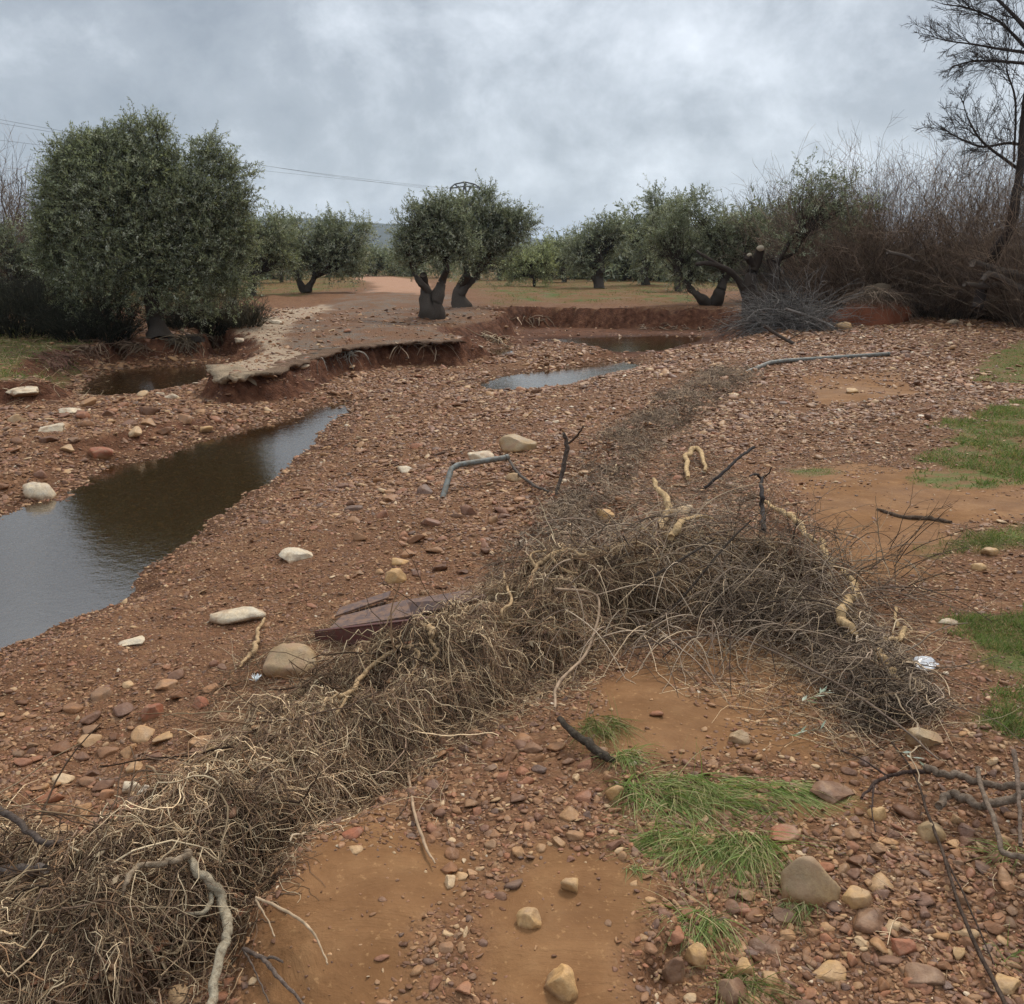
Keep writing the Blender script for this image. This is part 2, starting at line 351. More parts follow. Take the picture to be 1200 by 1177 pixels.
# ---------------------------------------------------------------- materials
def mat(name, rough=.8, spec=.3):
    m = bpy.data.materials.new(name); m.use_nodes = True; t = m.node_tree; b = t.nodes['Principled BSDF']
    b.inputs['Roughness'].default_value = rough; b.inputs['Specular IOR Level'].default_value = spec
    return m, t, b
class NT:
    def __init__(s, t): s.t = t
    def n(s, ty, **k):
        x = s.t.nodes.new(ty)
        for a, b in k.items(): setattr(x, a, b)
        return x
    def l(s, a, b): s.t.links.new(a, b)
    def noise(s, vec, sc, det=4, ro=.55, out='Fac', dist=0):
        x = s.n('ShaderNodeTexNoise'); x.inputs['Scale'].default_value = sc; x.inputs['Detail'].default_value = det
        x.inputs['Roughness'].default_value = ro; x.inputs['Distortion'].default_value = dist
        if vec is not None: s.l(vec, x.inputs['Vector'])
        return x.outputs[out]
    def ramp(s, fac, stops):
        x = s.n('ShaderNodeValToRGB'); s.l(fac, x.inputs[0]); e = x.color_ramp.elements
        while len(e) < len(stops): e.new(.5)
        for q_, (p, c) in zip(e, stops): q_.position = p; q_.color = (*c, 1) if len(c) == 3 else c
        return x.outputs[0]
    def mix(s, f, a, b, mode='MIX'):
        x = s.n('ShaderNodeMix', data_type='RGBA', blend_type=mode)
        for i, v in ((0, f), (6, a), (7, b)):
            if isinstance(v, (int, float)): x.inputs[i].default_value = v
            elif isinstance(v, tuple): x.inputs[i].default_value = (*v, 1)
            else: s.l(v, x.inputs[i])
        return x.outputs[2]
    def m(s, op, a, b=0.0, c=0.0):
        x = s.n('ShaderNodeMath', operation=op)
        for i, v in enumerate((a, b, c)):
            if isinstance(v, (int, float)): x.inputs[i].default_value = v
            else: s.l(v, x.inputs[i])
        return x.outputs[0]
    def bump(s, h, st, d, nor=None):
        x = s.n('ShaderNodeBump'); x.inputs['Strength'].default_value = st; x.inputs['Distance'].default_value = d
        s.l(h, x.inputs['Height'])
        if nor is not None: s.l(nor, x.inputs['Normal'])
        return x.outputs[0]
    def oc(s): return s.n('ShaderNodeTexCoord').outputs['Object']
    def pos(s): return s.n('ShaderNodeNewGeometry').outputs['Position']

STONE_RAMP = [(0.0, (.110, .056, .033)), (.16, (.200, .104, .056)), (.30, (.265, .148, .080)), (.44, (.155, .088, .060)), (.56, (.325, .192, .098)), (.68, (.135, .087, .066)),
              (.86, (.260, .120, .068)), (.955, (.36, .235, .13)), (.99, (.46, .33, .20)), (1.0, (.50, .43, .34))]
def stone_mat(name, ramp=None, colr=None, lich=0.0, rough=.62):
    m, t, b = mat(name, rough, .16); x = NT(t); o = x.oc()
    if colr is None:
        ri = x.n('ShaderNodeObjectInfo').outputs['Random']; c = x.ramp(ri, ramp or STONE_RAMP)
    else: c = x.n('ShaderNodeRGB').outputs[0]; c.node.outputs[0].default_value = (*colr, 1)
    pz = x.pos()
    n1 = x.noise(pz, 14, 6, .65); n2 = x.noise(pz, 90, 4, .7); n3 = x.noise(pz, 5, 3, .5)
    c = x.mix(x.ramp(n1, [(.35, (0, 0, 0)), (.68, (1, 1, 1))]), c, x.mix(1, c, (1.35, 1.22, 1.05), 'MULTIPLY'))
    c = x.mix(x.ramp(n2, [(.38, (.5, .5, .5)), (.6, (0, 0, 0))]), c, x.mix(1, c, (.62, .56, .52), 'MULTIPLY'))
    if lich: c = x.mix(x.ramp(n3, [(.46, (0, 0, 0)), (.56, (lich, lich, lich))]), c, (.52, .46, .36))
    if colr is not None: c = x.mix(x.ramp(x.noise(pz, 9, 5, .6, dist=.6), [(.46, (0, 0, 0)), (.64, (.8, .8, .8))]), c, (.30, .185, .11))
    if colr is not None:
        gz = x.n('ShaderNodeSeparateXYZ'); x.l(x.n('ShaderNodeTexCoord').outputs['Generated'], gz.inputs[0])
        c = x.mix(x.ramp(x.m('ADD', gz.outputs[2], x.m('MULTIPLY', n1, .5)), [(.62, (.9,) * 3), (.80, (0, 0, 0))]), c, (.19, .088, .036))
    x.l(c, b.inputs['Base Color'])
    x.l(x.bump(n2, .5, .005, x.bump(n1, .5, .012)), b.inputs['Normal'])
    x.l(x.ramp(n1, [(.3, (.32,) * 3), (.7, (.66,) * 3)]), b.inputs['Roughness'])
    return m
M = {}
M['pebble'] = stone_mat('pebble')
M['stone_brown'] = stone_mat('stone_brown')
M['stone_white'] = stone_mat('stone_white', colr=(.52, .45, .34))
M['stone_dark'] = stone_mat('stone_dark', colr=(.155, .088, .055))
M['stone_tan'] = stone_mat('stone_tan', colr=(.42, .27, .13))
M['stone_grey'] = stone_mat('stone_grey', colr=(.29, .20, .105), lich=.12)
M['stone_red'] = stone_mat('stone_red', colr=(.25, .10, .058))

def ground_mat():
    m, t, b = mat('ground', .8, .3); x = NT(t); p = x.pos()
    z1 = x.n('ShaderNodeSeparateColor'); x.l(x.n('ShaderNodeAttribute', attribute_name='z1').outputs['Color'], z1.inputs[0])
    z2 = x.n('ShaderNodeSeparateColor'); x.l(x.n('ShaderNodeAttribute', attribute_name='z2').outputs['Color'], z2.inputs[0])
    sand, grass, road = z1.outputs; conc, farr, grove = z2.outputs
    na = x.noise(p, 1.1, 5, .6); nb = x.noise(p, 7, 6, .6); nc = x.noise(p, 45, 5, .65); nf = x.noise(p, 400, 2, .6)
    def vor(sc, dst=.6):
        v = x.n('ShaderNodeTexVoronoi'); v.inputs['Scale'].default_value = sc; v.inputs['Randomness'].default_value = 1
        wv = x.n('ShaderNodeVectorMath', operation='ADD'); x.l(p, wv.inputs[0])
        nn = x.noise(p, sc * .6, 2, .5, 'Color'); ms = x.n('ShaderNodeVectorMath', operation='SCALE'); x.l(nn, ms.inputs[0]); ms.inputs['Scale'].default_value = dst / sc
        x.l(ms.outputs[0], wv.inputs[1]); x.l(wv.outputs[0], v.inputs['Vector']); return v
    v1 = vor(28); v2 = vor(75); v3 = vor(13)
    s1 = x.n('ShaderNodeSeparateColor'); x.l(v1.outputs['Color'], s1.inputs[0])
    s2 = x.n('ShaderNodeSeparateColor'); x.l(v2.outputs['Color'], s2.inputs[0])
    soil = x.ramp(nb, [(.25, (.088, .040, .020)), (.55, (.162, .077, .038)), (.8, (.24, .130, .066))])
    grav = x.mix(.5, x.ramp(s1.outputs[0], STONE_RAMP[:9]), x.ramp(s2.outputs[1], STONE_RAMP[:9]))
    grav = x.mix(x.ramp(nc, [(.40, (0, 0, 0)), (.55, (.75,) * 3)]), grav, soil)
    c = x.mix(x.ramp(na, [(.35, (.2,) * 3), (.62, (.75,) * 3)]), soil, grav)
    sandc = x.ramp(nb, [(.25, (.150, .070, .028)), (.5, (.220, .110, .047)), (.78, (.28, .152, .068))])
    sandc = x.mix(x.ramp(nf, [(.35, (.35,) * 3), (.55, (0, 0, 0))]), sandc, (.15, .075, .035))
    mpz = x.n('ShaderNodeMapping'); x.l(p, mpz.inputs[0]); mpz.inputs['Scale'].default_value = (1.0, 1.7, 1); mpz.inputs['Rotation'].default_value = (0, 0, .5); nst = x.noise(mpz.outputs[0], 2.2, 6, .65, dist=.8)
    sandc = x.mix(x.ramp(nst, [(.36, (.6,) * 3), (.62, (0, 0, 0))]), sandc, (.135, .064, .026))
    sandc = x.mix(x.ramp(nc, [(.60, (0, 0, 0)), (.68, (.6,) * 3)]), sandc, (.34, .19, .085))
    c = x.mix(sand, c, sandc)
    rd = x.mix(s2.outputs[0], (.10, .082, .066), (.20, .160, .125)); rd = x.mix(x.ramp(nb, [(.42, (0, 0, 0)), (.6, (.75,) * 3)]), rd, (.20, .105, .055)); rd = x.mix(x.ramp(x.noise(p, .9, 5, .65), [(.42, (0, 0, 0)), (.58, (.8,) * 3)]), rd, (.17, .082, .042))
    c = x.mix(road, c, rd)
    cc = x.mix(x.ramp(nb, [(.4, (0, 0, 0)), (.62, (1, 1, 1))]), (.36, .27, .185), (.25, .145, .08)); cc = x.mix(x.ramp(nc, [(.4, (.5,) * 3), (.6, (0, 0, 0))]), cc, (.44, .36, .27))
    c = x.mix(conc, c, cc)
    gr = x.ramp(nc, [(.3, (.045, .062, .018)), (.5, (.085, .115, .030)), (.7, (.15, .145, .055))])
    gr = x.mix(x.ramp(nb, [(.40, (.15,) * 3), (.58, (.95,) * 3)]), gr, (.17, .095, .045))
    c = x.mix(grass, c, gr)
    gv = x.mix(x.ramp(x.noise(p, .8, 6, .7), [(.38, (0, 0, 0)), (.52, (1,) * 3)]), (.085, .108, .030), (.165, .088, .040))
    c = x.mix(grove, c, gv)
    c = x.mix(farr, c, x.mix(nb, (.33, .18, .11), (.40, .235, .15)))
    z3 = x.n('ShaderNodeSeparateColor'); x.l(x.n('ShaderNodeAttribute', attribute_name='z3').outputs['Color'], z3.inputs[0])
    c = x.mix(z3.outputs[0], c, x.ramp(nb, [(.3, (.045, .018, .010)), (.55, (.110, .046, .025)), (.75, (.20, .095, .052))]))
    c = x.mix(x.m('MULTIPLY', z3.outputs[1], .75), c, x.mix(1, c, (.42, .38, .36), 'MULTIPLY'))
    x.l(c, b.inputs['Base Color'])
    hgt = x.m('ADD', x.m('MULTIPLY', x.m('SUBTRACT', 1, v1.outputs['Distance']), 1), x.m('MULTIPLY', x.m('SUBTRACT', 1, v2.outputs['Distance']), .45))
    hgt = x.m('ADD', hgt, x.m('MULTIPLY', nc, .7))
    hgt = x.m('MULTIPLY', hgt, x.m('SUBTRACT', 1, x.m('MULTIPLY', sand, .93)))
    hgt = x.m('ADD', hgt, x.m('MULTIPLY', nb, .6))
    hgt = x.m('ADD', hgt, x.m('MULTIPLY', x.m('MULTIPLY', nst, sand), 1.5))
    nn = x.bump(hgt, 1.0, .018)
    rp = x.m('MULTIPLY', nf, x.m('MULTIPLY', sand, 1)); nn = x.bump(rp, .35, .002, nn)
    x.l(nn, b.inputs['Normal'])
    x.l(x.ramp(x.m('ADD', na, x.m('MULTIPLY', sand, -.1)), [(.3, (.6,) * 3), (.6, (.9,) * 3)]), b.inputs['Roughness']); b.inputs['Specular IOR Level'].default_value = .06
    return m
M['ground'] = ground_mat()
def attr_mat(name, rough=.75, back=None, trans=0, bumps=None, spec=.04):
    m, t, b = mat(name, rough, spec); x = NT(t); c = x.n('ShaderNodeAttribute', attribute_name='col').outputs['Color']
    if back:
        g = x.n('ShaderNodeNewGeometry'); c = x.mix(g.outputs['Backfacing'], c, x.mix(1, c, back, 'MULTIPLY'))
    if bumps:
        n = x.noise(x.pos(), bumps[0], 5, .7); c = x.mix(x.ramp(n, [(.35, (.75,) * 3), (.6, (0, 0, 0))]), c, x.mix(1, c, (.48, .42, .38), 'MULTIPLY'))
        x.l(x.bump(n, .8, bumps[1]), b.inputs['Normal'])
    x.l(c, b.inputs['Base Color'])
    if trans:
        tr = x.n('ShaderNodeBsdfTranslucent'); x.l(x.mix(1, c, (1.1, 1.2, .7), 'MULTIPLY'), tr.inputs[0]); ms = x.n('ShaderNodeMixShader'); ms.inputs[0].default_value = trans
        x.l(b.outputs[0], ms.inputs[1]); x.l(tr.outputs[0], ms.inputs[2]); x.l(ms.outputs[0], t.nodes['Material Output'].inputs['Surface'])
    return m
M['leaf'] = attr_mat('olive_leaf', .5, back=(1.5, 1.45, 1.6), trans=.18)
M['grass'] = attr_mat('grass', .7, trans=.3, spec=.06)
M['twig'] = attr_mat('twig', .85)
M['bark'] = attr_mat('bark', .9, bumps=(75, .012))
M['root'] = attr_mat('pale_root', .8, bumps=(70, .008))
M['litter'] = attr_mat('litter', .95, bumps=(60, .03))

# ---------------------------------------------------------------- ground sheet
def build_ground():
    us = np.linspace(-1.15, 1.15, 520)
    ys = [-3.0]
    while ys[-1] < 140: ys.append(ys[-1] + max(.011, .0068 * max(ys[-1], 0) * (1 if ys[-1] < 30 else 2.2)) * (8 if ys[-1] < .8 else 1))
    while ys[-1] < 9000: ys.append(ys[-1] * 1.12)
    ys = np.array(ys); U, Y = np.meshgrid(us, ys); X = U * (np.abs(Y) + 3.2); x, y = X.ravel(), Y.ravel()
    z = H(x, y)
    z = np.where(y > 150, z * sm(1200, 150, y), z)
    gsand = zone_sand(x, y); ggr = zone_grass(x, y); grd = sm(-.1, .25, psd(x, y, ROAD) + .2 * fbm(x * 2, y * 2, 91, 4))
    gcc = sm(-.08, .12, psd(x, y, CONC) + .25 * fbm(x * 2.3, y * 2.3, 93, 4)) * sm(-.18, -.02, z); gfr = sm(-.3, .5, psd(x, y, FARR) + .5 * fbm(x, y, 95, 3))
    grd = grd * sm(-.2, -.04, z)
    ggv = np.maximum(zone_grove(x, y), sm(60, 90, y)) * sm(-.25, -.05, z)
    Zg = z.reshape(len(ys), len(us)); gy = np.gradient(Zg, axis=0) / np.gradient(ys)[:, None]; gx = np.gradient(Zg, axis=1) / ((us[1] - us[0]) * (np.abs(ys)[:, None] + 3.2))
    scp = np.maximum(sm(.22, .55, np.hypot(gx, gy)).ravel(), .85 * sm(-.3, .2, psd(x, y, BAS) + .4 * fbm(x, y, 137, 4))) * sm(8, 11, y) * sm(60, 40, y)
    wetm = np.zeros(x.shape)
    for P_, wl_, _a, _b in POOLS_ALL: wetm = np.maximum(wetm, sm(-1.0, -.1, psd(x, y, P_)) * sm(.075, .02, z - wl_ + .03 * fbm(x * 3, y * 3, 151, 3)))
    i = np.arange(len(ys) - 1)[:, None] * len(us); j = np.arange(len(us) - 1)[None]
    F = np.stack([i + j, i + j + 1, i + j + 1 + len(us), i + j + len(us)], -1).reshape(-1, 4)
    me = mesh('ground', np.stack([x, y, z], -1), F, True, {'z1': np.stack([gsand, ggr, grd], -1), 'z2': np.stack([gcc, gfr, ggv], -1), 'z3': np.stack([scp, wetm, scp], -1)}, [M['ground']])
    globals()['GRID'] = (us, ys, z.reshape(len(ys), len(us)))
    o = obj('ground', me); tag(o, 'red brown gravel and sand ground of the washed out stream bed', 'ground', kind='structure')
    # sides and back of the sheet run on level to the horizon
    return o
build_ground()
H_exact = H
def H(x, y):                             # height of the ground sheet itself, read off its own vertices
    x = np.asarray(x, float); y = np.asarray(y, float); us, ys, Z = GRID
    yy = np.clip(y, ys[0], ys[-1] - 1e-3); j = np.clip(np.searchsorted(ys, yy) - 1, 0, len(ys) - 2); f = (yy - ys[j]) / (ys[j + 1] - ys[j])
    def row(jj):
        u = np.clip(x / (np.abs(ys[jj]) + 3.2), us[0], us[-1] - 1e-6); t = (u - us[0]) / (us[1] - us[0]); i = np.minimum(t.astype(int), len(us) - 2); g = t - i
        return Z[jj, i] * (1 - g) + Z[jj, i + 1] * g
    return row(j) * (1 - f) + row(j + 1) * f

# ---------------------------------------------------------------- water
def water_mat():
    m = bpy.data.materials.new('water'); m.use_nodes = True; t = m.node_tree; t.nodes.clear(); x = NT(t)
    tr = x.n('ShaderNodeBsdfTransparent'); tr.inputs[0].default_value = (.95, .78, .50, 1)
    df = x.n('ShaderNodeBsdfDiffuse'); df.inputs[0].default_value = (.21, .115, .048, 1)
    gl = x.n('ShaderNodeBsdfGlossy'); gl.inputs['Roughness'].default_value = .03; gl.inputs[0].default_value = (1, .97, .92, 1)
    p = x.pos(); mp = x.n('ShaderNodeMapping'); x.l(p, mp.inputs[0]); mp.inputs['Scale'].default_value = (1, 1.0, 1)
    n = x.noise(mp.outputs[0], 9, 4, .6); n2 = x.noise(mp.outputs[0], 30, 3, .6)
    nb = x.bump(x.m('ADD', n, x.m('MULTIPLY', n2, .35)), .12, .02)
    fr = x.n('ShaderNodeFresnel'); fr.inputs['IOR'].default_value = 3.6; x.l(nb, fr.inputs['Normal']); x.l(nb, gl.inputs['Normal'])
    a = x.n('ShaderNodeMixShader'); a.inputs[0].default_value = .11; x.l(tr.outputs[0], a.inputs[1]); x.l(df.outputs[0], a.inputs[2])
    bb = x.n('ShaderNodeMixShader'); x.l(fr.outputs[0], bb.inputs[0]); x.l(a.outputs[0], bb.inputs[1]); x.l(gl.outputs[0], bb.inputs[2])
    o = x.n('ShaderNodeOutputMaterial'); x.l(bb.outputs[0], o.inputs['Surface']); return m
M['water'] = water_mat()
def pool(name, P, wl, label, grow=.35):
    c = P.mean(0); bm = bmesh.new(); P = P + nrm(P - c) * grow
    f = bm.faces.new([bm.verts.new((a, b, wl)) for a, b in P]); bmesh.ops.triangulate(bm, faces=[f])
    bmesh.ops.recalc_face_normals(bm, faces=bm.faces)
    for f in bm.faces:
        if f.normal.z < 0: f.normal_flip()
    me = bpy.data.meshes.new(name); bm.to_mesh(me); bm.free(); me.materials.append(M['water']); o = obj(name, me); tag(o, label, 'water', kind='structure')
pool('stream_water', CHAN, -.5, 'still brown water of the stream channel along the gravel bar')
pool('pool_water', POOLM, -.47, 'sky reflecting puddle in the middle of the gravel bed')
pool('pool_water', POOLB, -.47, 'brown pool under the eroded bank below the olive grove')
pool('pool_water', POOLS, -.47, 'tiny bright puddle by the pale roots under the centre olives', .05)
pool('pool_water', POOLL, -.42, 'brown pool under the grassy bank and big olive tree')

# ---------------------------------------------------------------- hills
def hills():
    prof = [(-700,250),(-300,262),(0,262),(200,262),(300,258),(350,255),(385,255),(420,260),(470,263),(520,262),(560,264),(600,270),(625,278),(660,286),(720,291),(800,294),(1000,292),(1300,286),(2200,280)]
    pr = np.array(prof, float); Yr = 2600.0
    xs = np.linspace(-700, 2200, 400); top = np.interp(xs, pr[:, 0], pr[:, 1]); W_ = WY(xs, top, Yr)
    ts = np.linspace(-1, 1, 40); X, T = np.meshgrid(W_[:, 0], ts); Z = np.meshgrid(W_[:, 2], ts)[0]
    Y = Yr + T * 900 + 60 * fbm(X / 400, T * 2, 5, 3); X2 = X * (1 + T * .18)
    Zz = Z * (np.cos(T * math.pi / 2) ** 1.2) * (1 + (1 - np.cos(T * math.pi / 2)) * .5 * fbm(X / 180, T * 4, 7, 4)) + 3 * fbm(X / 60, T * 8, 9, 4) - 3
    i = np.arange(39)[:, None] * 400; j = np.arange(399)[None]; F = np.stack([i + j, i + j + 1, i + j + 401, i + j + 400], -1).reshape(-1, 4)
    m, t, b = mat('hill', .95, .1); x = NT(t); x.l(x.ramp(x.noise(x.pos(), .012, 8, .7), [(.35, (.020, .026, .022)), (.6, (.045, .050, .034)), (.75, (.085, .075, .05))]), b.inputs['Base Color'])
    me = mesh('hills', np.stack([X2.ravel(), Y.ravel(), Zz.ravel()], -1), F, True, mats=[m]); tag(obj('hills', me), 'hazy blue grey wooded hills on the horizon', 'hills', kind='structure')
hills()

# ---------------------------------------------------------------- haze
def haze():
    bm = bmesh.new(); bmesh.ops.create_cube(bm, size=1)
    for v in bm.verts: v.co = Vector((v.co.x * 24000, v.co.y * 22000 + 1500, -4 if v.co.z < 0 else 260))
    me = bpy.data.meshes.new('haze'); bm.to_mesh(me); bm.free()
    m = bpy.data.materials.new('haze'); m.use_nodes = True; t = m.node_tree; t.nodes.clear(); x = NT(t)
    v = x.n('ShaderNodeVolumePrincipled'); v.inputs['Color'].default_value = (.70, .83, 1, 1); v.inputs['Density'].default_value = HAZE; v.inputs['Anisotropy'].default_value = .2
    o = x.n('ShaderNodeOutputMaterial'); x.l(v.outputs[0], o.inputs['Volume']); me.materials.append(m)
    tag(obj('haze', me), 'thin damp haze over the whole valley', 'haze', kind='stuff')
HAZE = .00013
haze()

# ---------------------------------------------------------------- stones
def ico(sub):
    bm = bmesh.new(); bmesh.ops.create_icosphere(bm, subdivisions=sub, radius=1); bm.verts.ensure_lookup_table()
    V = np.array([v.co[:] for v in bm.verts]); F = np.array([[v.index for v in f.verts] for f in bm.faces]); bm.free(); return V, F
ICO = {k: ico(k) for k in (1, 2, 3, 4)}
def stone_shape(sub, seed, cuts=9, lump=.12, flat=1.0):
    r = np.random.default_rng(seed); V, F = ICO[sub]; V = V.copy()
    for _ in range(cuts):
        n = nrm(r.normal(size=3)); d = r.uniform(.42, .8); k = V @ n; V = V - np.outer(np.maximum(k - d, 0) * .98, n)
    V = V * (1 + lump * vn3(V * 1.6 + seed, seed) + lump * .35 * vn3(V * 4.5 + seed, seed + 3))[:, None]
    V = V * np.array([1, r.uniform(.55, .9), flat * r.uniform(.38, .68)])
    return V / np.abs(V[:, :2]).max(), F
def rotz_tilt(r, n, tilt=.35):
    return np.stack([r.normal(size=n) * tilt, r.normal(size=n) * tilt, r.uniform(0, 2 * math.pi, n)], -1)

STONE_ME = {}
def stone_mesh(variant, sub=3):
    k = (variant, sub)
    if k not in STONE_ME:
        V, F = stone_shape(sub, 100 + variant, cuts=9 + variant % 4); STONE_ME[k] = mesh('stone', V, F, False, mats=[M['stone_brown']])
    return STONE_ME[k]
BIG = []                                   # footprints of the individual stones: x, y, radius
def hero_shape(sub, seed, cuts, lump):
    r = np.random.default_rng(seed); V, F = ICO[sub]; p = r.uniform(2.3, 3.4); V = V / (np.abs(V) ** p).sum(1, keepdims=True) ** (1 / p)
    for _ in range(cuts):
        n = nrm(r.normal(size=3)); k = V @ n; d = k.max() * r.uniform(.52, .88); V = V - np.outer(np.maximum(k - d, 0) * .97, n)
    V = V * (1 + lump * vn3(V * 1.4 + seed, seed) + lump * .4 * vn3(V * 4 + seed, seed + 3) + lump * .2 * vn3(V * 10 + seed, seed + 5))[:, None]
    return V, F
def big_stone(px, py, wpx, hpx, seed, m, label, name='stone', sink=.42, cat_='stone', rot=None, heap=False, sub=4, cuts=11, lump=.12, group=None, zoff=0):
    """a single stone seen as wpx x hpx photo pixels with its middle at px, py"""
    p = G(px, py + hpx * .40)[0]
    if heap: p[2] = HD(p[0:1], p[1:2])[0]
    d = math.hypot(p[1], p[2] - CAMH); a = wpx / 2 / FPX * d
    el = math.atan2(CAMH - p[2], p[1]); hh = hpx / 2 / FPX * d            # seen half height = mix of depth and height
    b = a * .8; hz = max(math.sqrt(max(hh ** 2 - (b * math.sin(el)) ** 2, (hh * .35) ** 2)) / math.cos(el), a * .3)
    V, F = hero_shape(sub, seed, cuts, lump); V = V - (V.max(0) + V.min(0)) / 2; V = V / np.abs(V).max(0)
    r = np.random.default_rng(seed); th = rot if rot is not None else r.uniform(-.4, .4)
    V = V * np.array([a, b, hz]); c, s = math.cos(th), math.sin(th)
    V = np.stack([V[:, 0] * c - V[:, 1] * s, V[:, 0] * s + V[:, 1] * c, V[:, 2]], -1)
    o = bpy.data.objects.new(name, mesh(name, V, F, wpx > 28, mats=[M[m]])); COL.objects.link(o)
    o.location = (p[0], p[1] + b * .3, p[2] + hz * (1 - 2 * sink) * 1.0 + zoff); tag(o, label, cat_, group); BIG.append((p[0], p[1] + b * .3, a)); return o

HERO = [
 (45,571,36,30,'stone_white',"square whitish boulder at the water's edge of the stream, far left"),
 (278,714,64,28,'stone_white','largest flat white stone on the gravel bar, beside the root mat'),
 (153,751,30,10,'stone_white','thin white slab stone lying low on the gravel bar near the stream'),
 (346,648,40,20,'stone_white','pale wedge shaped stone alone in the middle of the gravel bar'),
 (565,534,34,22,'stone_white','white boulder peeking out behind the bent grey pipe'),
 (474,549,22,11,'stone_white','small white stone on gravel to the left of the bent grey pipe'),
 (607,516,44,30,'stone_grey','round brown grey boulder just beyond the bent grey pipe'),
 (340,768,60,46,'stone_grey','rounded grey boulder half buried in the root mat beside the red steel channel'),
 (710,600,24,20,'stone_tan','pale tan stone in the hollow behind the bramble tangle'),
 (463,672,26,26,'stone_tan','tan upright stone above the dark red steel plate'),
 (469,656,22,12,'stone_tan','small yellowish stone behind the tan upright stone'),
 (950,1022,62,66,'stone_grey','big rounded tan grey boulder beside the green grass tufts'),
 (1005,1050,38,30,'stone_tan','rounded orange brown stone just right of the big foreground boulder'),
 (658,1150,38,40,'stone_tan','square tan stone on the sand at the very bottom of the view'),
 (620,1076,26,24,'stone_tan','small yellowish tan stone alone on the sand'),
 (720,926,22,24,'stone_tan','upright pinkish tan stone at the left tip of the grass tufts'),
 (668,1037,20,20,'stone_tan','squarish orange brown stone at the edge of the sand'),
 (413,975,24,14,'stone_red','small brick red stone under the edge of the root mat'),
 (592,688,24,18,'stone_grey','pale grey stone lying on top of the matted roots by the steel channel'),
 (286,904,16,13,'stone_tan','little orange tan stone sitting on the root mat'),
 (191,863,26,14,'stone_tan','flat yellow tan stone among brown stones of the lower gravel bar'),
 (176,832,26,24,'stone_red','reddish upright stone among the lower gravel'),
 (232,822,22,18,'stone_red','pinkish red stone nearest the root mat on the gravel'),
 (153,921,20,18,'stone_white','small whitish stone in the gravel at lower left'),
 (125,960,40,26,'stone_red','large red brown stone in the gravel above the lower left roots'),
 (108,995,36,16,'stone_tan','flat tan slab stone beside the lower left roots'),
 (1085,860,40,30,'stone_grey','purplish brown flat stone on the right beside the olive sprigs'),
 (978,928,50,18,'stone_dark','long dark brown stone above the red slab in the sand'),
 (1030,952,22,20,'stone_tan','orange stone below the dark branches at right'),
 (1092,972,32,26,'stone_grey','blunt grey brown stone under the dark branches'),
 (1160,645,18,14,'stone_tan','pale orange stone among weeds at the right edge'),
 (1148,663,18,12,'stone_tan','pale tan stone just below the weeds at the right edge'),
 (1112,727,24,9,'stone_white','light grey flat stone left of the nearer lawn patch'),
 (1124,1116,22,18,'stone_tan','round yellow tan stone at lower right'),
 (1180,1150,44,28,'stone_tan','broad yellow brown stone in the bottom right corner'),
 (975,1138,46,20,'stone_tan','long yellowish stone near the bottom edge, right of centre'),
 (1085,1140,48,30,'stone_dark','rounded brown stone at the bottom edge below the gravel slope'),
 (860,1160,40,34,'stone_dark','dark wet rounded stone in the gully at the bottom edge'),
 (790,1135,30,40,'stone_dark','dark brown stone wedged at the foot of the sand step'),
 (815,1120,30,38,'stone_tan','orange brown egg shaped stone at the foot of the sand step'),
 (872,1133,22,24,'stone_tan','smooth tan yellow stone between the lowest grass tufts'),
 (897,1105,44,24,'stone_dark','round dark stone below the big foreground boulder'),
 (920,1071,30,20,'stone_dark','flat brown stone at the foot of the big foreground boulder'),
 (1022,1076,56,26,'stone_dark','long brown stone in front of the orange brown stone'),
 (1060,1108,30,24,'stone_red','purplish red stone in the middle of the lower right stones'),
 (919,974,38,20,'stone_red','brick red slab lying flat in the sand beside the grass'),
 (1000,457,16,9,'stone_tan','lone pale stone on the far sand strip'),
 (60,500,28,14,'stone_white','pale flat stone on the left bank near the frame edge'),
 (200,463,18,9,'stone_white','small pale stone in front of the left pool'),
 (187,461,10,6,'stone_white','tiny white stone next to the left pool'),
 (240,502,18,12,'stone_tan','tan stone on the left gravel bank above the stream'),
 (117,528,30,18,'stone_red','reddish block on the left gravel bank'),
 (22,458,40,10,'stone_white','long pale stone under the grassy bank at the left edge'),
 (80,480,26,10,'stone_white','whitish flat stone on the left bank below the grass'),
 (282,398,18,8,'stone_white','small white rock on the crust of the broken road'),
 (322,377,16,7,'stone_white','white stone on the road verge beside the olive trees'),
 (990,380,22,14,'stone_tan','small orange boulder beside the upturned earth mound'),
 (866,862,26,20,'stone_grey','grey stone with a clump of dark roots on the sand'),
]
def build_heroes():
    for i, (px, py, wx, hx, m, lb) in enumerate(HERO):
        if py > 1040 and px > 780: wx, hx = wx * .82, hx * .82
        hp = any(s in lb for s in ('on top of the matted', 'sitting on the root', 'half buried in the root'))
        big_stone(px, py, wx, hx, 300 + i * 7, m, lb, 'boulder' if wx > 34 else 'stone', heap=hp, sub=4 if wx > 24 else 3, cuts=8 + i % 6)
build_heroes()
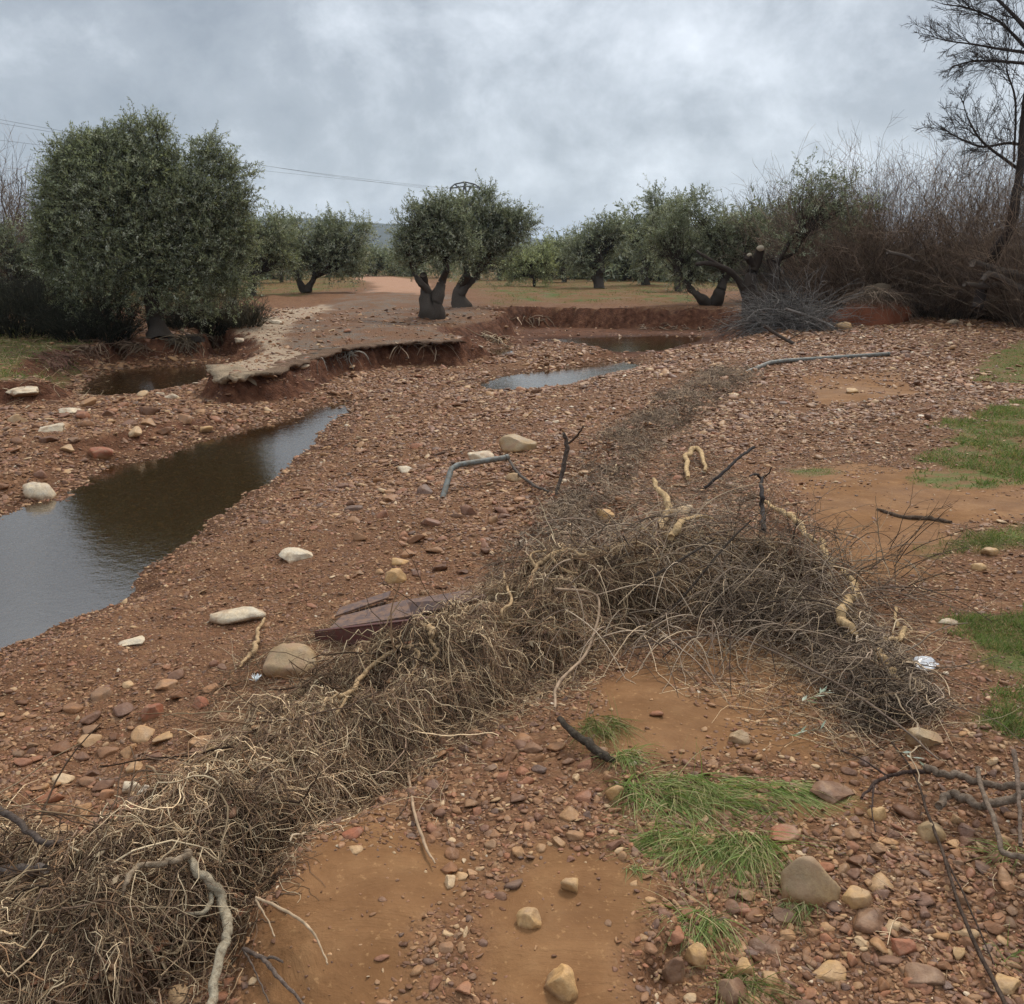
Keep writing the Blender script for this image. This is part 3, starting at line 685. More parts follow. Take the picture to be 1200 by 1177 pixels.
def scatter_ind(n, P, lo, hi, label, group, seed, sub=3, colour_mats=('stone_brown',)):
    r = np.random.default_rng(seed); P = np.array(P, float); k = 0; tries = 0
    while k < n and tries < n * 40:
        tries += 1; x, y = r.uniform(P[:, 0].min(), P[:, 0].max()), r.uniform(P[:, 1].min(), P[:, 1].max())
        if psd(np.array([x]), np.array([y]), P)[0] < 0: continue
        p = G(x, y)[0]; d = math.hypot(p[1], CAMH); a = r.uniform(lo, hi) ** 1.0 / 2 / FPX * d
        if any((p[0] - b[0]) ** 2 + (p[1] - b[1]) ** 2 < ((a + b[2]) * .8) ** 2 for b in BIG): continue
        o = bpy.data.objects.new('stone', stone_mesh(int(r.integers(12)), sub)); COL.objects.link(o)
        o.scale = (a, a, a * r.uniform(.8, 1.1)); o.rotation_euler = rotz_tilt(r, 1, .15)[0]; o.location = (p[0], p[1], p[2] + a * .12)
        tag(o, label, 'stone', group); BIG.append((p[0], p[1], a)); k += 1
scatter_ind(95, [(800,1040),(900,1040),(960,900),(1060,860),(1100,860),(1199,960),(1199,1176),(780,1176)], 9, 25,
            'brown or reddish stone loose on the muddy slope at lower right', 'loose stones of the lower right slope', 5)
scatter_ind(60, [(440,900),(560,850),(720,880),(760,960),(700,1010),(520,1010)], 12, 26,
            'small brownish stone in the stony strip between sand and root mat', 'stones of the strip between sand and root mat', 6)
scatter_ind(14, [(500,1020),(560,1020),(570,1176),(500,1176)], 10, 24, 'small brownish stone in the trail across the foreground sand', 'stones of the trail across the sand', 7)
scatter_ind(50, [(0,900),(130,800),(280,760),(270,850),(130,1000),(0,990)], 16, 36,
            'flat brownish stone of the gravel bar at lower left', 'larger stones of the lower left gravel', 8)
scatter_ind(30, [(380,580),(480,560),(620,560),(600,640),(500,700),(400,680)], 14, 30,
            'rough brownish stone on the gravel between pipe and steel plate', 'stones between pipe and steel plate', 9)
scatter_ind(26, [(0,470),(90,470),(230,490),(150,540),(60,560),(0,580)], 12, 30, 'brownish loose stone of the left bank across the stream', 'stones of the left bank', 10)

def hb(x, y, r):                         # some stones lie up on the mats
    b = HD(x, y) - H(x, y); return np.where((b > .02) & (r.uniform(size=len(x)) < .45), b + .004, 0)
def gravel():
    r = np.random.default_rng(11)
    tcol = []
    for i in range(14):
        V, F = stone_shape(2, 40 + i, cuts=8 + i % 5, lump=.10, flat=.60); me = mesh('pebble', V, F, False, mats=[M['pebble']])
        tcol.append(bpy.data.objects.new('pebble', me))
    coll = bpy.data.collections.new('pebbles')
    for o in tcol: coll.objects.link(o)
    pts, scl = [], []
    def layer(n, y0, y1, dmin, dk, sig, spread=1.0, dens=None):
        y = np.exp(r.uniform(math.log(y0), math.log(y1), n)); x = r.uniform(-.72, .72, n) * (y + 1.2)
        D = np.maximum(dmin, dk * y) * np.exp(r.normal(size=n) * sig)
        sand, gr = zone_sand(x, y), zone_grass(x, y); gv = zone_grove(x, y); rd = sm(-.1, .2, psd(x, y, ROAD)) * sm(-.25, -.1, H(x, y)); slope = np.abs(H(x, y + .06) - H(x, y - .06)) / .12 + np.abs(H(x + .06, y) - H(x - .06, y)) / .12; wet = np.zeros(n)
        for P_, wl_, _a, _b in POOLS_ALL: wet = np.maximum(wet, (psd(x, y, P_) > -.02) * (H(x, y) < wl_) * (.75 if P_ is not CHAN else .0))
        far = psd(x, y, FARR) > -.3
        z = H(x, y)
        patch = .35 + .65 * sm(-.25, .2, fbm(x * 1.7, y * 1.7, 101, 4) + .30); patch = np.maximum(patch, sm(-.12, -.22, z) * (.45 + .55 * sm(-.3, .1, fbm(x * .9 + y * .5, y * .6, 161, 4)))); D = D * np.exp(.5 * fbm(x * .8, y * .8, 163, 3) - .06)
        pr = patch * (1 - (.93 if dmin < .015 else .985) * sand * (1 - .6 * sm(.15, .4, fbm(x * 2.5, y * 2.5, 123, 4)))) * (1 - .93 * gr) * (1 - .55 * gv * sm(-.25, -.05, z)) * (1 - .80 * rd) * (1 - far) * (1 - wet) * (1 - .85 * sm(.4, .9, slope) * (y > 8)) * (1 - .93 * sm(-.3, .2, psd(x, y, BAS)))
        right = sm(-.02, .03, z) * sm(3, 5, y)
        pr = pr * (1 - .35 * right) * (1 - .35 * sm(-.12, -.03, z) * sm(5.5, 4, y))
        if dens is not None: pr = pr * dens(x, y, z)
        keep = r.uniform(size=n) < pr
        x, y, D, z = x[keep], y[keep], D[keep], z[keep]
        pts.append(np.stack([x, y, z + D * r.uniform(-.05, .12, len(x)) + hb(x, y, r)], -1)); scl.append(D / 2)
    layer(190000, 1.6, 30, .011, .0033, .32)
    layer(150000, 1.6, 26, .021, .0046, .38)
    layer(4200, 1.8, 22, .038, .0085, .28, dens=lambda x, y, z: sm(-.02, -.12, z) * .8 + .2)
    layer(260, 2.2, 20, .07, .013, .25, dens=lambda x, y, z: sm(-.15, -.25, z))
    P = np.concatenate(pts); S = np.concatenate(scl)
    # none inside the single stones
    B = np.array(BIG); keep = np.ones(len(P), bool)
    for bx, by, br in B: keep &= (P[:, 0] - bx) ** 2 + (P[:, 1] - by) ** 2 > (br * .75) ** 2
    P, S = P[keep], S[keep]; n = len(P); print('pebbles', n)
    me = bpy.data.meshes.new('gravel'); me.vertices.add(n); me.vertices.foreach_set('co', P.astype(np.float32).ravel())
    a = me.attributes.new('scl', 'FLOAT_VECTOR', 'POINT'); sv = np.stack([S * r.uniform(.8, 1.25, n), S * r.uniform(.8, 1.2, n), S * r.uniform(.7, 1.15, n)], -1)
    a.data.foreach_set('vector', sv.astype(np.float32).ravel())
    a = me.attributes.new('rot', 'FLOAT_VECTOR', 'POINT'); a.data.foreach_set('vector', rotz_tilt(r, n, .28).astype(np.float32).ravel())
    o = bpy.data.objects.new('gravel', me); COL.objects.link(o)
    ng = bpy.data.node_groups.new('scatter', 'GeometryNodeTree')
    ng.interface.new_socket('Geometry', in_out='INPUT', socket_type='NodeSocketGeometry'); ng.interface.new_socket('Geometry', in_out='OUTPUT', socket_type='NodeSocketGeometry')
    gi = ng.nodes.new('NodeGroupInput'); go = ng.nodes.new('NodeGroupOutput'); ci = ng.nodes.new('GeometryNodeCollectionInfo'); ci.inputs[0].default_value = coll
    ci.inputs['Separate Children'].default_value = True; ci.inputs['Reset Children'].default_value = True
    ip = ng.nodes.new('GeometryNodeInstanceOnPoints'); ip.inputs['Pick Instance'].default_value = True
    def att(nm):
        q_ = ng.nodes.new('GeometryNodeInputNamedAttribute'); q_.data_type = 'FLOAT_VECTOR'; q_.inputs[0].default_value = nm; return q_.outputs[0]
    er = ng.nodes.new('FunctionNodeEulerToRotation'); ng.links.new(att('rot'), er.inputs[0])
    m2p = ng.nodes.new('GeometryNodeMeshToPoints'); ng.links.new(gi.outputs[0], m2p.inputs[0])
    ri = ng.nodes.new('FunctionNodeRandomValue'); ri.data_type = 'INT'; ri.inputs['Min'].default_value = 0; ri.inputs['Max'].default_value = 13
    for q_ in ri.inputs:
        if q_.name == 'Min' and q_.type == 'INT': q_.default_value = 0
        if q_.name == 'Max' and q_.type == 'INT': q_.default_value = 13
    ng.links.new(m2p.outputs[0], ip.inputs['Points']); ng.links.new(ci.outputs[0], ip.inputs['Instance'])
    ng.links.new([q_ for q_ in ri.outputs if q_.type == 'INT'][0], ip.inputs['Instance Index'])
    ng.links.new(er.outputs[0], ip.inputs['Rotation']); ng.links.new(att('scl'), ip.inputs['Scale']); ng.links.new(ip.outputs[0], go.inputs[0])
    md = o.modifiers.new('scatter', 'NODES'); md.node_group = ng
    me.materials.append(M['pebble'])
    tag(o, 'loose red brown gravel covering the stream bed', 'gravel', kind='stuff')
gravel()

# ---------------------------------------------------------------- root and straw mats
STRAW = np.array([(.66,.48,.29),(.46,.31,.18),(.30,.19,.115),(.22,.14,.088),(.15,.095,.062),(.74,.57,.36),(.58,.42,.25),(.36,.215,.12),(.25,.165,.11),(.18,.115,.078),(.12,.078,.052)])
GREYB = np.array([(.33,.245,.175),(.24,.175,.125),(.42,.32,.225),(.15,.105,.075),(.48,.35,.225),(.10,.07,.052)])
def strands(P, r0, pal, sides=3, taper=.45, rn=None):
    rn = rn or rng; n, k, _ = P.shape
    rr = (r0 if np.ndim(r0) else np.full(n, r0))[:, None] * np.linspace(1, taper, k)[None]
    V, F = tubes(P, rr, sides); c = pal[rn.integers(len(pal), size=n)] * rn.uniform(.55, 1.35, (n, 1)) * np.clip(.85 + .6 * fbm(P[:, 0, 0] * 5, P[:, 0, 1] * 5, 77, 3), .4, 1.3)[:, None]; return V, F, np.repeat(c, k * sides, 0)
def on_heap(hp, n, rn, spread=1.15):
    P = hp['P']; seg = np.linalg.norm(np.diff(P, axis=0), axis=1); cu = np.concatenate([[0], np.cumsum(seg)]) / seg.sum()
    t = rn.uniform(0, 1, n); x = np.interp(t, cu, P[:, 0]); y = np.interp(t, cu, P[:, 1])
    T = nrm(np.stack([np.interp(np.minimum(t + .02, 1), cu, P[:, 0]) - np.interp(np.maximum(t - .02, 0), cu, P[:, 0]), np.interp(np.minimum(t + .02, 1), cu, P[:, 1]) - np.interp(np.maximum(t - .02, 0), cu, P[:, 1])], -1))
    wd = hp['w'] * (1 - t) + hp['w1'] * t; s = np.clip(rn.normal(size=n) * .5, -spread, spread) * wd
    x = x - T[:, 1] * s; y = y + T[:, 0] * s; return x, y, T, s / wd, t
def settle(P, lift, hd=HD, cap=None):
    sh = P.shape; z = hd(P[..., 0].ravel(), P[..., 1].ravel()).reshape(sh[:2]); P[..., 2] = np.maximum(P[..., 2], z + lift)
    if cap is not None: P[..., 2] = np.minimum(P[..., 2], z + lift + cap[:, None] * (1 + .0 * z)); 
    return P
def mat_object(hp, n1, n2, n3, seed, label, pal, thick):
    rn = np.random.default_rng(seed); parts = []
    # lumpy core of soil and rotten litter
    P = hp['P']; seg = np.linalg.norm(np.diff(P, axis=0), axis=1).sum(); ns, ntt = int(seg / .02), 70
    c = np.stack([np.interp(np.linspace(0, 1, ns), np.linspace(0, 1, len(P)), P[:, i]) for i in (0, 1)], -1)
    T = nrm(np.gradient(c, axis=0)); T = nrm(np.stack([np.convolve(np.pad(T[:, i], 12, 'edge'), np.ones(25) / 25, 'valid') for i in (0, 1)], -1))
    tt = np.linspace(-1.5, 1.5, ntt); wd = max(hp['w'], hp['w1'])
    X = c[:, None, 0] - T[:, None, 1] * tt * wd; Y = c[:, None, 1] + T[:, None, 0] * tt * wd
    b, _ = heap1(hp, X.ravel(), Y.ravel()); z = H(X.ravel(), Y.ravel()) + b - .03 * (b < .03) - .012
    z += b * .25 * fbm(X.ravel() * 22, Y.ravel() * 22, 7, 3)
    i = np.arange(ns - 1)[:, None] * ntt; j = np.arange(ntt - 1)[None]; F = np.stack([i + j, i + j + 1, i + j + ntt + 1, i + j + ntt], -1).reshape(-1, 4)
    cc = np.array([.095, .052, .030]) * (1 + .5 * fbm(X.ravel() * 9, Y.ravel() * 9, 12, 3))[:, None]
    core = (np.stack([X.ravel(), Y.ravel(), z], -1), F, cc)
    # tangled strands lying over the mat
    def keepf(x, y): return (fbm(x * 2.2, y * 2.2, 55, 3) + rn.normal(size=len(x)) * .12 > -.02) if hp.get('nocore') else (fbm(x * 4, y * 4, 55, 4) + rn.normal(size=len(x)) * .10 > -.20)
    def lay(n, Lm, K, r, jit, curl, lift, pal_, up=.1, al=.6, cap=.022):
        x, y, T, s, t = on_heap(hp, n, rn); kf = keepf(x, y); x, y, T = x[kf], y[kf], T[kf]; n = len(x); z = HD(x, y) + rn.uniform(0, lift, n)
        a = rn.normal(size=n) * al; sg = rn.choice([-1, 1], n)
        D = np.stack([(T[:, 0] * np.cos(a) - T[:, 1] * np.sin(a)) * sg, (T[:, 0] * np.sin(a) + T[:, 1] * np.cos(a)) * sg, rn.normal(size=n) * .25 + up], -1)
        W_ = walk(np.stack([x, y, z], -1), D, rn.uniform(.4, 1.3, n) * Lm, K, jit, .06, curl, rn); W_ = settle(W_, .001, HD, np.abs(rn.normal(size=n)) * cap * (2.6 if hp.get('nocore') else 1))
        parts.append(strands(W_, r * np.exp(rn.normal(size=n) * .3), pal_, rn=rn))
    lay(n1, .13, 8, .0009 * thick, .62, .35, .05, pal, al=1.6, up=.25, cap=.03)
    lay(n1 // 3, .07, 5, .0012 * thick, .5, .3, .03, pal * .8, al=1.6, up=.5, cap=.03)
    lay(n2, .24, 12, .0013 * thick, .50, .25, .06, pal, al=1.4, up=.15, cap=.035)
    lay(n3, .45, 16, .0022 * thick, .42, .12, .08, pal, .15, al=1.1, cap=.07)
    lay(int(n3 * .035), .55, 22, .0034 * thick, .34, .10, .05, np.array([(.62,.46,.28),(.50,.37,.24),(.40,.30,.20)]), .1, al=1.0, cap=.08)
    m_ = int(n3 * .12); x, y, T, s, t = on_heap(hp, m_, rn, 1.3); a = rn.uniform(0, 6.28, m_); W_ = walk(np.stack([x, y, HD(x, y) + .02], -1), np.stack([np.cos(a), np.sin(a), rn.uniform(-.05, .5, m_)], -1), rn.uniform(.1, .5, m_), 9, .16, .03, .03, rn)
    parts.append(strands(settle(W_, .003), rn.uniform(.002, .0045, m_), pal * .45, 5, .5, rn))
    # strands hanging over the downstream edge
    n = int(n2 * 1.2); x, y, T, s, t = on_heap(hp, n, rn, 1.05); k = s < -.35
    x, y, T = x[k], y[k], T[k]; z = HD(x, y); D = np.stack([T[:, 1], -T[:, 0], np.full(len(x), .1)], -1) + rn.normal(size=(len(x), 3)) * .45
    W_ = walk(np.stack([x, y, z], -1), D, rn.uniform(.06, .34, len(x)), 11, .34, .20, .08, rn); W_ = settle(W_, .002, H)
    parts.append(strands(W_, .0014 * thick, pal, rn=rn))
    # flakes of bark, dead leaves and clods caught in the mat
    n = n1 // 2; x, y, T, s, t = on_heap(hp, n, rn); p = np.stack([x, y, HD(x, y) + rn.uniform(0, .022, n)], -1); d = nrm(rn.normal(size=(n, 3)) * [1, 1, .5]); e_ = nrm(np.cross(d, rn.normal(size=(n, 3)))); L_ = np.exp(rn.normal(size=(n, 1)) * .4) * .008 * thick
    fv = np.stack([p, p + d * L_ + e_ * L_ * .4, p + d * L_ * 2, p + d * L_ - e_ * L_ * .4], 1).reshape(-1, 3); parts.append((fv, np.arange(n * 4).reshape(-1, 4), np.repeat(np.vstack([pal * .8, pal * .5])[rn.integers(2 * len(pal), size=n)], 4, 0)))
    parts = [(a_, b_, np.asarray(c_) * 1.22) for a_, b_, c_ in parts]
    V, F, C = cat(parts); core_n = len(core[1])
    V2, F2, C2 = cat([core, (V, F, C)]); mi = np.concatenate([np.zeros(core_n, int), np.ones(len(F2[0]) - core_n, int)])
    if hp.get('nocore'): V2, F2, C2 = V, F, C; mi = np.ones(len(F[0]), int)
    me = mesh('root_mat', V2, F2, False, C2, [M['litter'], M['twig']], mi)
    return tag(obj('root_mat', me), label, 'root mat', kind='stuff')
mat_object(HEAPS[0], 52000, 20000, 2600, 1, 'long matted bank of dead roots and straw across the foreground', STRAW, 1.0)
mat_object(HEAPS[1], 5000, 2200, 300, 5, 'small clump of roots at the left edge around the broken branch', STRAW, 1.0)
mat_object(HEAPS[2], 9000, 5200, 260, 2, 'grey brown strip of washed up twigs running back along the gravel', GREYB, 1.5)
mat_object(HEAPS[3], 9000, 4500, 600, 4, 'highest hump of tangled dark roots under the bramble canes', STRAW, 1.1)
mat_object(HEAPS[4], 4500, 1800, 260, 3, 'low strip of brown roots right of the bramble tangle', GREYB, 1.2)

def loose_litter():
    rn = np.random.default_rng(12); parts = []
    def patch(P, n, Lm, K, r, pal, jit=.2, lift=.01, up=.05):
        P = np.array(P, float); x = rn.uniform(P[:, 0].min(), P[:, 0].max(), n * 3); y = rn.uniform(P[:, 1].min(), P[:, 1].max(), n * 3); k = psd(x, y, P) > 0; x, y = x[k][:n], y[k][:n]
        w_ = Wz(x, y, -.1); z = HD(w_[:, 0], w_[:, 1]); a = rn.uniform(0, 6.28, len(x)); D = np.stack([np.cos(a), np.sin(a), rn.normal(size=len(x)) * .15 + up], -1)
        W_ = walk(np.stack([w_[:, 0], w_[:, 1], z + lift * rn.uniform(0, 1, len(x))], -1), D, rn.uniform(.3, 1.2, len(x)) * Lm, K, jit, .04, .08, rn)
        parts.append(strands(settle(W_, r), r, pal, rn=rn))
    patch([(560,660),(700,560),(860,440),(900,440),(820,520),(900,600),(800,700),(640,720)], 3500, .25, 7, .0022, GREYB)
    patch([(880,500),(1180,440),(1180,500),(1060,560),(900,560)], 900, .15, 5, .002, GREYB)
    patch([(230,760),(330,700),(420,700),(420,760),(330,850),(240,860)], 1200, .2, 7, .0014, STRAW)
    patch([(820,690),(1080,690),(1110,900),(1000,930),(880,860),(760,800)], 1500, .25, 8, .0013, STRAW)
    patch([(380,860),(520,840),(560,1000),(420,1010)], 60, .25, 8, .0012, STRAW)
    patch([(860,700),(1190,640),(1190,1170),(900,1170)], 500, .12, 6, .001, STRAW)
    patch([(370,690),(600,660),(620,740),(560,770),(380,765)], 1600, .16, 8, .0013, STRAW)
    patch([(0,390),(110,395),(200,400),(120,450),(0,460)], 900, .3, 5, .004, STRAW)
    V, F, C = cat(parts); tag(obj('dry_litter', mesh('dry_litter', V, F, False, C, [M['twig']])), 'scattered dead straw and twigs over the gravel', 'litter', kind='stuff')
loose_litter()

def bramble():
    rn = np.random.default_rng(21); parts = []
    base = thing('bramble_bush', tuple(G(830, 740)[0]), 'uprooted bush, a thorny tangle of bare grey brown canes in the middle foreground', 'bush')
    # canes: from a band at the foot, arching every way
    n = 400; px = rn.uniform(690, 1010, n); py = 690 + rn.normal(size=n) * 26 + (px - 830) * .12; w_ = Wz(px, py, 0.02); z = HD(w_[:, 0], w_[:, 1])
    P0 = np.stack([w_[:, 0], w_[:, 1], z + rn.uniform(-.02, .14, n)], -1)
    a = rn.uniform(0, 6.28, n); D = np.stack([np.cos(a), np.sin(a) * .8, rn.uniform(.15, 1.2, n)], -1)
    Lc = rn.uniform(.22, .75, n); C1 = walk(P0, D, Lc, 14, .07, .115, .03, rn); C1 = settle(C1, .004)
    parts.append(strands(C1, rn.uniform(.0018, .0042, n), GREYB, 4, .35, rn))
    C2, _, _ = branchoff(C1, 2, .2, .9, 1.0, 8, .5, .12, rn=rn); parts.append(strands(settle(C2, .002), .0014, GREYB * .9, 3, .4, rn))
    C3, _, _ = branchoff(C2[::2], 1, .2, .9, 1.0, 6, .5, .15, rn=rn); parts.append(strands(C3, .0010, STRAW, 3, .4, rn))
    # curved canes drooping over the front
    n = 110; px = rn.uniform(660, 960, n); w_ = Wz(px, 715 + rn.normal(size=n) * 14, .1); P0 = np.stack([w_[:, 0], w_[:, 1], HD(w_[:, 0], w_[:, 1]) + .1], -1)
    D = np.stack([rn.normal(size=n) * .7, -rn.uniform(.5, 1, n), rn.uniform(0, .6, n)], -1)
    C1 = settle(walk(P0, D, rn.uniform(.3, .75, n), 16, .05, .12, .02, rn), .003, H); parts.append(strands(C1, rn.uniform(.0018, .0035, n), GREYB * 1.15, 4, .4, rn))
    # dark twigs standing up at the right
    n = 60; px = rn.uniform(830, 1060, n); w_ = Wz(px, 690 + rn.normal(size=n) * 20, .05); P0 = np.stack([w_[:, 0], w_[:, 1], HD(w_[:, 0], w_[:, 1]) + .05], -1)
    D = np.stack([rn.uniform(-.4, 1.0, n), rn.normal(size=n) * .5, rn.uniform(.3, 1, n)], -1); C1 = walk(P0, D, rn.uniform(.25, .55, n), 12, .09, .03, .02, rn)
    dk = GREYB * .5; parts.append(strands(C1, rn.uniform(.002, .0035, n), dk, 4, .35, rn)); C2, _, _ = branchoff(C1, 4, .25, .95, .8, 7, .4, .12, rn=rn); parts.append(strands(C2, .0014, dk, 3, .4, rn))
    V, F, C = cat(parts); obj('canes', mesh('canes', V, F, False, C, [M['twig']]), base)
    # main dark stems
    for pts, r in (([(715,800),(735,770),(800,700),(850,640),(880,610)], .009), ([(660,845),(700,780),(740,730),(760,690)], .008), ([(700,725),(760,680),(800,655),(838,632)], .011)):
        q_ = np.array([WY(x, y, 4.25 - i * .06 if False else G(830, 740)[0][1] + .12) for i, (x, y) in enumerate(pts)])
        V, F = limb(q_, [r, r * .8, r * .5], 24, 6, .15, 3); obj('stem', mesh('stem', V, F, True, np.tile([.10, .078, .06], (len(V), 1)), [M['bark']]), base)
bramble()

def px_line(pts, lift=0.0, heap=True, arch=None):
    """ground points under photo pixels, raised by lift metres (a number or one per point, seen at the same pixel)"""
    out = []
    for i, (x, y) in enumerate(pts):
        lf = lift[i] if isinstance(lift, (list, tuple)) else lift; g = G(x, y)[0]
        d = ray(x, y); f = HD if heap else H; ts = np.linspace(1.2, 40, 2400) if g[1] > 12 else np.linspace(1.2, 16, 2600)
        p = d * ts[:, None]; zz_ = p[:, 2] + CAMH - f(p[:, 0], p[:, 1]) - lf; k = np.argmax(zz_ < 0); k = k if zz_[k] < 0 else -1
        out.append(p[k] + np.array([0, 0, CAMH]))
    return np.array(out)
def branch(name, pts, rpx, col, label, cat_, lift=.03, group=None, lump=.22, n=60, sides=10, m='root', forks=(), heap=True, seed=1):
    P = px_line(pts, lift, heap); d = P[:, 1].mean(); kk = .60 if m == 'root' else (.75 if name == 'fallen_branch' else .9); r = [q_ * kk / FPX * math.hypot(d, 1.2) for q_ in rpx]
    rk = np.random.default_rng(seed + 500); Pd = spline(P, len(P) * 4); Pd[1:-1] += rk.normal(size=(len(Pd) - 2, 3)) * np.mean(r) * (.42 if m == 'root' else .22); P = Pd; n = max(n, 90)
    V, F = limb(P, r, n, sides, lump * (.75 if m == 'root' else .7), seed); C = np.tile(col, (len(V), 1)) * (1 + .35 * vn3(V * 60, 3))[:, None]
    o = obj(name, mesh(name, V, F, True, C, [M[m]]), None, tuple(P[0])); tag(o, label, cat_, group)
    if m == 'root':                          # torn fibres and rootlets along it
        C0 = spline(P, n)[None]; B, _, _ = branchoff(C0, 46, .02, .98, 1.2, 8, .16, .30, rn=rk); B[..., 2] -= np.linspace(0, .02, 8); hv, hf, hc = strands(B, .0011, np.array([col]) * .8, 3, .4, rk)
        h_ = bpy.data.objects.new('rootlets', mesh('rootlets', hv - P[0], hf, False, hc, [M['twig']])); COL.objects.link(h_); h_.parent = o
    for k, (fp, fr) in enumerate(forks):
        Q = px_line(fp, lift, heap); rr = [q_ * kk / FPX * math.hypot(d, 1.2) for q_ in fr]; Qd = spline(Q, len(Q) * 4); Qd[1:-1] += rk.normal(size=(len(Qd) - 2, 3)) * np.mean(rr) * .3; Q = Qd; V, F = limb(Q, rr, 36, 8, lump, seed + k + 5)
        f = bpy.data.objects.new('fork', mesh('fork', V - np.array(P[0]), F, True, np.tile(np.array(col) * .92, (len(V), 1)), [M[m]])); COL.objects.link(f); f.parent = o
    return o
PALE = (.52, .36, .19); PALE2 = (.44, .30, .165)
branch('thick_root', [(766,562),(775,578),(784,592),(776,610),(780,626),(788,634)], [5,7,8,7,6,5], PALE, 'thick zigzag peeled yellow root standing up from the tangle', 'root', [.15,.13,.10,.08,.06,.04], seed=2,
       forks=[([(786,630),(800,612),(818,605),(836,608)], [6,5,3])])
branch('pale_root', [(806,560),(804,538),(812,526),(822,530),(826,552)], [4,5,6,5,3], PALE, 'hooked pale root loop behind the bramble tangle', 'root', [.05,.08,.1,.08,.04], seed=3)
branch('pale_root', [(896,588),(915,600),(930,606),(942,622),(955,636)], [3,5,6,5,4], PALE, 'pale knobbly root rising behind the right half of the tangle', 'root', [.04,.08,.08,.08,.06], seed=4)
branch('thick_root', [(962,632),(970,655),(990,672),(1003,690),(990,710),(986,728),(1003,742)], [5,7,5,8,8,9,4], PALE, 'long lumpy cream root running down the right of the tangle', 'root', .07, seed=5)
branch('thick_root', [(1030,762),(1036,778),(1046,790),(1058,798)], [6,8,8,5], PALE, 'short stubby cream root lying on stones below the long one', 'root', .02, seed=6)
branch('pale_root', [(1060,738),(1057,745),(1046,750),(1035,748)], [6,5,4,3], PALE, 'small bent cream root between the tangle and the lawn patch', 'root', .03, seed=61, forks=[([(1050,712),(1049,725),(1054,735)], [4,3,4])])
branch('pale_root', [(620,690),(628,665),(645,652),(662,645),(678,650),(690,652)], [2,4,5,5,4,2], PALE2, 'pale forked root bent over the mat above the steel channel', 'root', .05, seed=7, forks=[([(645,652),(660,668),(676,672)], [3,3,2]), ([(628,665),(622,650),(640,645)], [3,2,2])])
branch('pale_root', [(376,835),(385,820),(410,812),(425,790),(445,775),(470,757),(485,757)], [3,4,5,5,5,4,3], PALE2, 'long wavy yellowish root along the top of the straw mat', 'root', .05, seed=8, forks=[([(410,812),(395,835),(380,850)], [3,3,2]), ([(470,757),(490,765),(485,785),(475,800)], [3,3,2,1])])
branch('pale_root', [(590,670),(594,690),(600,705),(588,716),(592,730),(606,732)], [2,3,3,3,3,2], PALE2, 'thin curling root dangling beside the steel channel', 'root', .06, lump=.3, seed=9)
branch('pale_root', [(500,735),(506,738),(506,752),(514,764),(505,775),(515,760)], [5,7,4,3,3,1], PALE2, 'knuckle headed pale root beside the steel channel', 'root', .06, seed=91)
branch('pale_root', [(280,782),(290,770),(300,760),(302,742),(310,725)], [2,4,5,4,3], PALE2, 'bent pale root at the left tip of the root mat', 'root', .03, seed=10)
branch('pale_root', [(210,900),(222,888),(240,882),(255,874)], [3,4,3,2], PALE2, 'short pale root stub on the gravel side of the mat', 'root', .03, seed=11)
branch('dead_branch', [(220,1000),(232,1022),(250,1035),(262,1060),(266,1090),(258,1120),(245,1177),(238,1215)], [4,6,7,7,6,6,6,6], (.36,.30,.21), 'peeled grey green branch curving down to the bottom edge at lower left', 'branch', [.06,.08,.1,.12,.14,.14,.12,.1], m='bark', seed=12,
       forks=[([(250,1045),(240,1068),(215,1072)], [4,3,2])])
branch('dead_branch', [(143,1052),(150,1030),(165,1015),(190,1012),(215,1004),(222,1000)], [2,4,4,4,5,5], (.33,.25,.17), 'arched tan branch over the lower left roots', 'branch', [.02,.06,.1,.12,.1,.07], m='bark', seed=13)
branch('dead_branch', [(-40,1016),(0,1019),(30,1020),(54,1019)], [8,8,7,5], (.16,.13,.11), 'broken grey branch poking in from the left edge', 'branch', .08, m='bark', seed=14)
branch('dead_branch', [(-30,930),(10,955),(35,975),(58,990),(80,985)], [5,5,4,4,2], (.11,.085,.07), 'dark root arching in at the left edge above the broken branch', 'branch', [.1,.14,.12,.08,.04], m='bark', seed=15)
branch('thin_branch', [(285,1112),(305,1122),(322,1140),(345,1165),(365,1190)], [3,3,3,2,2], (.16,.12,.095), 'thin dark forked twig on the sand at the bottom left', 'branch', .03, m='bark', seed=16, forks=[([(305,1122),(325,1124),(332,1128)], [2,2,1]), ([(285,1112),(300,1140),(315,1175)], [2,1,1])])
branch('thin_branch', [(475,850),(478,900),(485,950),(498,990),(510,1012)], [2,2,2,2,1], (.32,.22,.14), 'long fine root trailing from the mat down over the sand', 'root', .02, m='twig', seed=17)
branch('thin_branch', [(300,1052),(330,1065),(360,1085),(378,1115),(384,1130)], [2,2,2,1,1], (.38,.27,.17), 'thin tan twig reaching over the sand from the mat', 'branch', .05, m='twig', seed=18, forks=[([(300,1055),(312,1075),(322,1098)], [2,1,1])])
branch('dead_branch', [(655,842),(672,858),(690,872),(708,886),(720,892)], [4,5,6,6,3], (.075,.06,.045), 'thick dark stick leaning out from under the root mat', 'branch', [.08,.06,.04,.03,.02], m='bark', seed=19)
branch('dead_branch', [(1028,597),(1060,606),(1090,608),(1115,612)], [2,3,3,2], (.12,.085,.06), 'flat dark stick half buried in the sand on the right', 'branch', .01, m='bark', seed=20)
